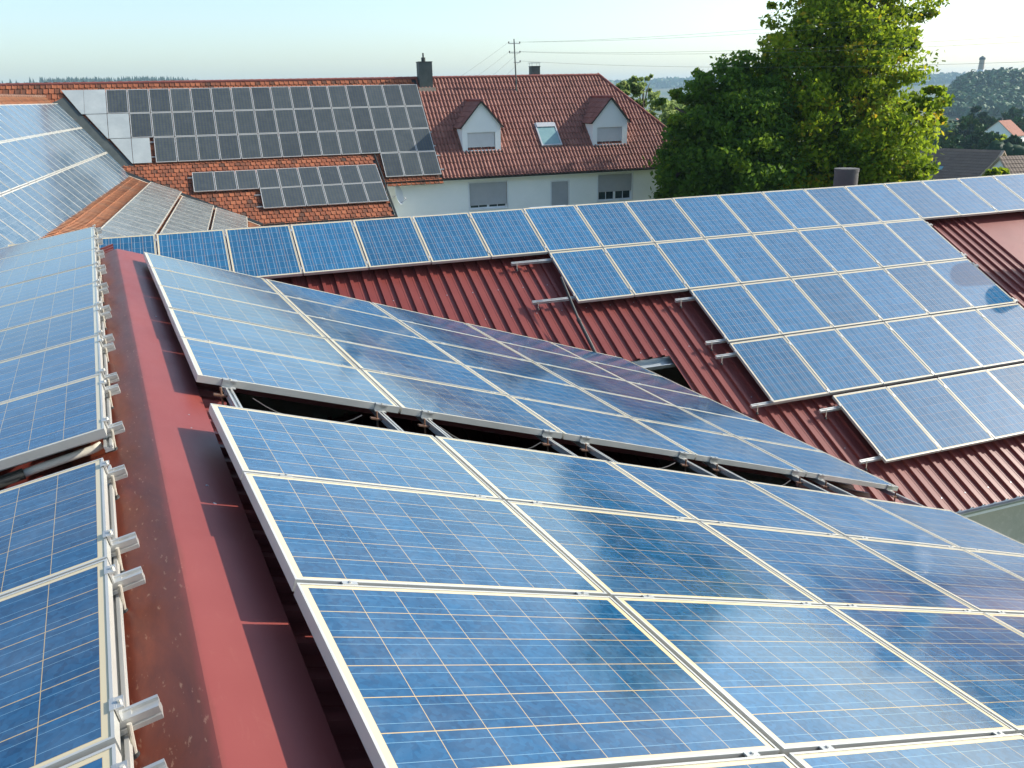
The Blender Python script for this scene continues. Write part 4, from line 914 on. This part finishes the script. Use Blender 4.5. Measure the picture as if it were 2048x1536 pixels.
for k, (px, py, rp, ds) in enumerate(((1340, 215, 26, 82), (1362, 230, 26, 78), (1330, 255, 40, 70))):
    tree('garden_tree', ('yellow-green tree between birch and dark tree', 'second yellow-green tree close behind the dark tree', 'low broad bush beyond the hip of the roof')[k], 'tree', [bl(px, py, rp, ds), bl(px+10, py+rp*.8, rp*1.2, ds), bl(px-12, py+rp, rp, ds)], 3000, .2, M_BIRCH, 40+k, .2, group='trees beyond the roof hip')
VT = [(1928, 272, 33, 240, M_FAR, 'large rounded green tree above the dark barn roof'), (1952, 248, 26, 330, M_SPRUCE, 'dark tree behind the large rounded one'), (1985, 262, 20, 340, M_SPRUCE, 'dark tree left of the small white gable'), (1975, 290, 18, 230, M_FAR, 'bush in front of the small white gable'), (2000, 290, 16, 230, M_LINDEN, 'yellow-green bush below the small white gable'), (2030, 300, 22, 220, M_SPRUCE, 'dark bush right below the small gabled house'), (2046, 262, 24, 330, M_FAR, 'green tree right of the small gabled house'), (2025, 238, 18, 420, M_FAR, 'autumn coloured tree above the small gabled house'), (1900, 298, 18, 200, M_FAR, 'grey-green bush left above the dark barn roof'), (2000, 345, 12, 75, M_LINDEN, 'bright bush at the right foot of the dark barn roof'), (1985, 352, 12, 72, M_LINDEN, 'low leafy twigs over the dark barn roof'), (2022, 335, 10, 95, M_FAR, 'bush before the grey gabled shed'), (1945, 290, 16, 235, M_SPRUCE, 'dark hedge tree right beside the rounded one')]
for k, (px, py, rp, ds, mt, lb) in enumerate(VT):
    tree('valley_tree', lb, 'tree', [bl(px, py, rp, ds), bl(px-rp*.6, py+rp*.5, rp*.7, ds), bl(px+rp*.6, py+rp*.5, rp*.7, ds)], 2200, max(.1, ds*.0028), mt, 60+k, .2, group='trees in the valley')
mb_c = on(2035, 318, 160)
link('dark_hedge', blobs('dark_hedge', np.array([on(1990+k*4, 305+(k % 3)*6+k*.4, 175) for k in range(30)]), [1.6]*30, 1.0, M_SPRUCE, 2, .2, 77), label='long dark shaded hedge behind the barn roof and grey shed', cat='hedge')

# ------------------------------------------------------------------ far buildings
def gable_house(name, label, c, az, L, W, he, hr, mw, mr, group=None, extra=None):
    rt = root(name, label, 'house', Matrix.Translation(Vector(c)), group); a = rad(az); fr = Fr(c, np.stack([[math.cos(a), -math.sin(a), 0], [math.sin(a), math.cos(a), 0], [0, 0, 1]], 1), lift=False)
    mb = MB(); mb.prism([fr.p(-L/2, -W/2, 0), fr.p(-L/2, W/2, 0), fr.p(-L/2, W/2, he), fr.p(-L/2, 0, hr), fr.p(-L/2, -W/2, he)], fr.M[:, 0]*L); o = mb.build('wall', mw); o.parent = rt; o.matrix_parent_inverse = rt.matrix_world.inverted()
    th = math.atan2(hr-he, W/2)
    for s in (1, -1):
        M_ = np.stack([fr.M[:, 0]*(-s), fr.M @ np.array([0, s*-math.cos(th), math.sin(th)]), fr.M @ np.array([0, s*math.sin(th), math.cos(th)])], 1)
        f2 = Fr(fr.p(0, 0, hr+.12), M_, lift=False); sl2 = math.hypot(W/2, hr-he)+.5
        o = wave_tiles(f2, -L/2-.3, L/2+.3, 0, -sl2, mr, None, pitch=.3, row=.5, amp=.012, step=.03, w0=0, seed=3); o.parent = rt; o.matrix_parent_inverse = rt.matrix_world.inverted()
        m2 = MB(); m2.box((-L/2-.3, -sl2, -.14), (L/2+.3, 0, -.03), f2); o = m2.build('roof_deck', M_MORTAR); o.parent = rt; o.matrix_parent_inverse = rt.matrix_world.inverted()
        if extra: extra(f2, s, rt, sl2, fr)
    return rt, fr
M_GTILE = tile_mat('grey_brown_concrete_tiles', [(0,(.15,.11,.08)),(1,(.21,.155,.115))], .8)
# dark barn: ridge seen from 1870,300 to 1975,294
pa, pb = on(1855, 301, 120), on(1975, 294, 112); cdir = (pb-pa)/np.linalg.norm(pb-pa); azb = math.degrees(math.atan2(cdir[1], cdir[0])); mid = (pa+pb)/2
def ex_barn(f2, s, rt, sl2, fr):
    m2 = MB(); m2.box((-.6, -3.75, .0), (.0, -3.2, .09), f2)
    if f2.M[1, 1] > -5: o = m2.build('skylight', M_SKYGLASS); o.parent = rt; o.matrix_parent_inverse = rt.matrix_world.inverted()
gable_house('grey_tiled_barn', 'barn with a plain grey-brown tiled roof and one small skylight at right', (mid[0], mid[1], mid[2]-6.6), azb, np.linalg.norm(pb-pa), 11, 2.4, 6.5, M_WALL2, M_GTILE, extra=ex_barn)
ps = on(2005, 268, 300)
def ex_small(f2, s, rt, sl2, fr):
    if s == 1: m2 = MB(); m2.box((-1.6, -3.6, .02), (1.4, -1.2, .12), f2); o = m2.build('roof_window', M_FRAME); o.parent = rt; o.matrix_parent_inverse = rt.matrix_world.inverted()
M_RT = tile_mat('far_red_tiles', [(0,(.30,.11,.07)),(1,(.38,.15,.09))], .8)
rt_, fr_ = gable_house('small_gabled_house', 'small white gabled house with red roof in the valley at right', (ps[0], ps[1], ps[2]-2.4), -14, 8.0, 9.5, 2.2, 6.2, M_WALL, M_RT, extra=ex_small)
m2 = MB(); m2.box((-4.05, -.6, 2.0), (-3.99, .3, 3.2), fr_); o = m2.build('window', M_GLASS); o.parent = rt_; o.matrix_parent_inverse = rt_.matrix_world.inverted()
m2 = MB(); m2.box((-.3, .6, 5.4), (.2, 1.1, 7.0), fr_); o = m2.build('chimney', M_CONC); o.parent = rt_; o.matrix_parent_inverse = rt_.matrix_world.inverted()
pg = on(2050, 338, 92); rt2, fr2_ = gable_house('grey_shed', 'pale grey gabled shed at the right edge below the dark hedge', (pg[0], pg[1], pg[2]-3.4), 18, 5, 6.2, 1.9, 4.5, M_WALL, M_GTILE)
pf = on(1912, 243, 520); rt3, fr3_ = gable_house('distant_farm_building', 'tiny ochre farm building at the foot of the wooded hill', (pf[0], pf[1], pf[2]-3), -35, 9, 6, 2.6, 4.4, M_WALL2, M_RT)
# tower on the hill
pt = on(1960, 150, 1130)+np.array([0, 0, 3.5]); rt = root('lookout_tower', 'white lookout tower with dark cap on top of the wooded hill', 'tower', Matrix.Translation(Vector(pt)))
mb = MB(); x, y, z = pt; mb.tube([(x, y, z-14), (x, y, z-1), (x, y, z+2)], 4, 16, radii=[4.2, 4.0, 3.2]); o = mb.build('base', M_FRAME); o.parent = rt; o.matrix_parent_inverse = rt.matrix_world.inverted()
mb = MB(); mb.tube([(x, y, z+2), (x, y, z+12.5)], 2.7, 16, radii=[3.1, 2.7]); o = mb.build('shaft', M_MORTAR); o.parent = rt; o.matrix_parent_inverse = rt.matrix_world.inverted()
mb = MB(); mb.tube([(x, y, z+12.5), (x, y, z+14.5), (x, y, z+16.5)], 3, 16, radii=[3.4, 3.1, .3]); o = mb.build('cap', M_SLATE); o.parent = rt; o.matrix_parent_inverse = rt.matrix_world.inverted()

# ------------------------------------------------------------------ air
mb = MB(); HB = 4760; mb.box((-HB, -HB, -40), (HB, HB, 95))
hz_m = bpy.data.materials.new('haze_air'); hz_m.use_nodes = True; t = hz_m.node_tree; t.nodes.remove(t.nodes['Principled BSDF'])
pv = t.nodes.new('ShaderNodeVolumePrincipled'); pv.inputs['Color'].default_value = (.55,.80,1,1); pv.inputs['Density'].default_value = .00016; pv.inputs['Anisotropy'].default_value = 0
t.links.new(pv.outputs[0], t.nodes['Material Output'].inputs['Volume'])
hz_m.cycles.homogeneous_volume = True
mb.build('haze', hz_m, kind='stuff')
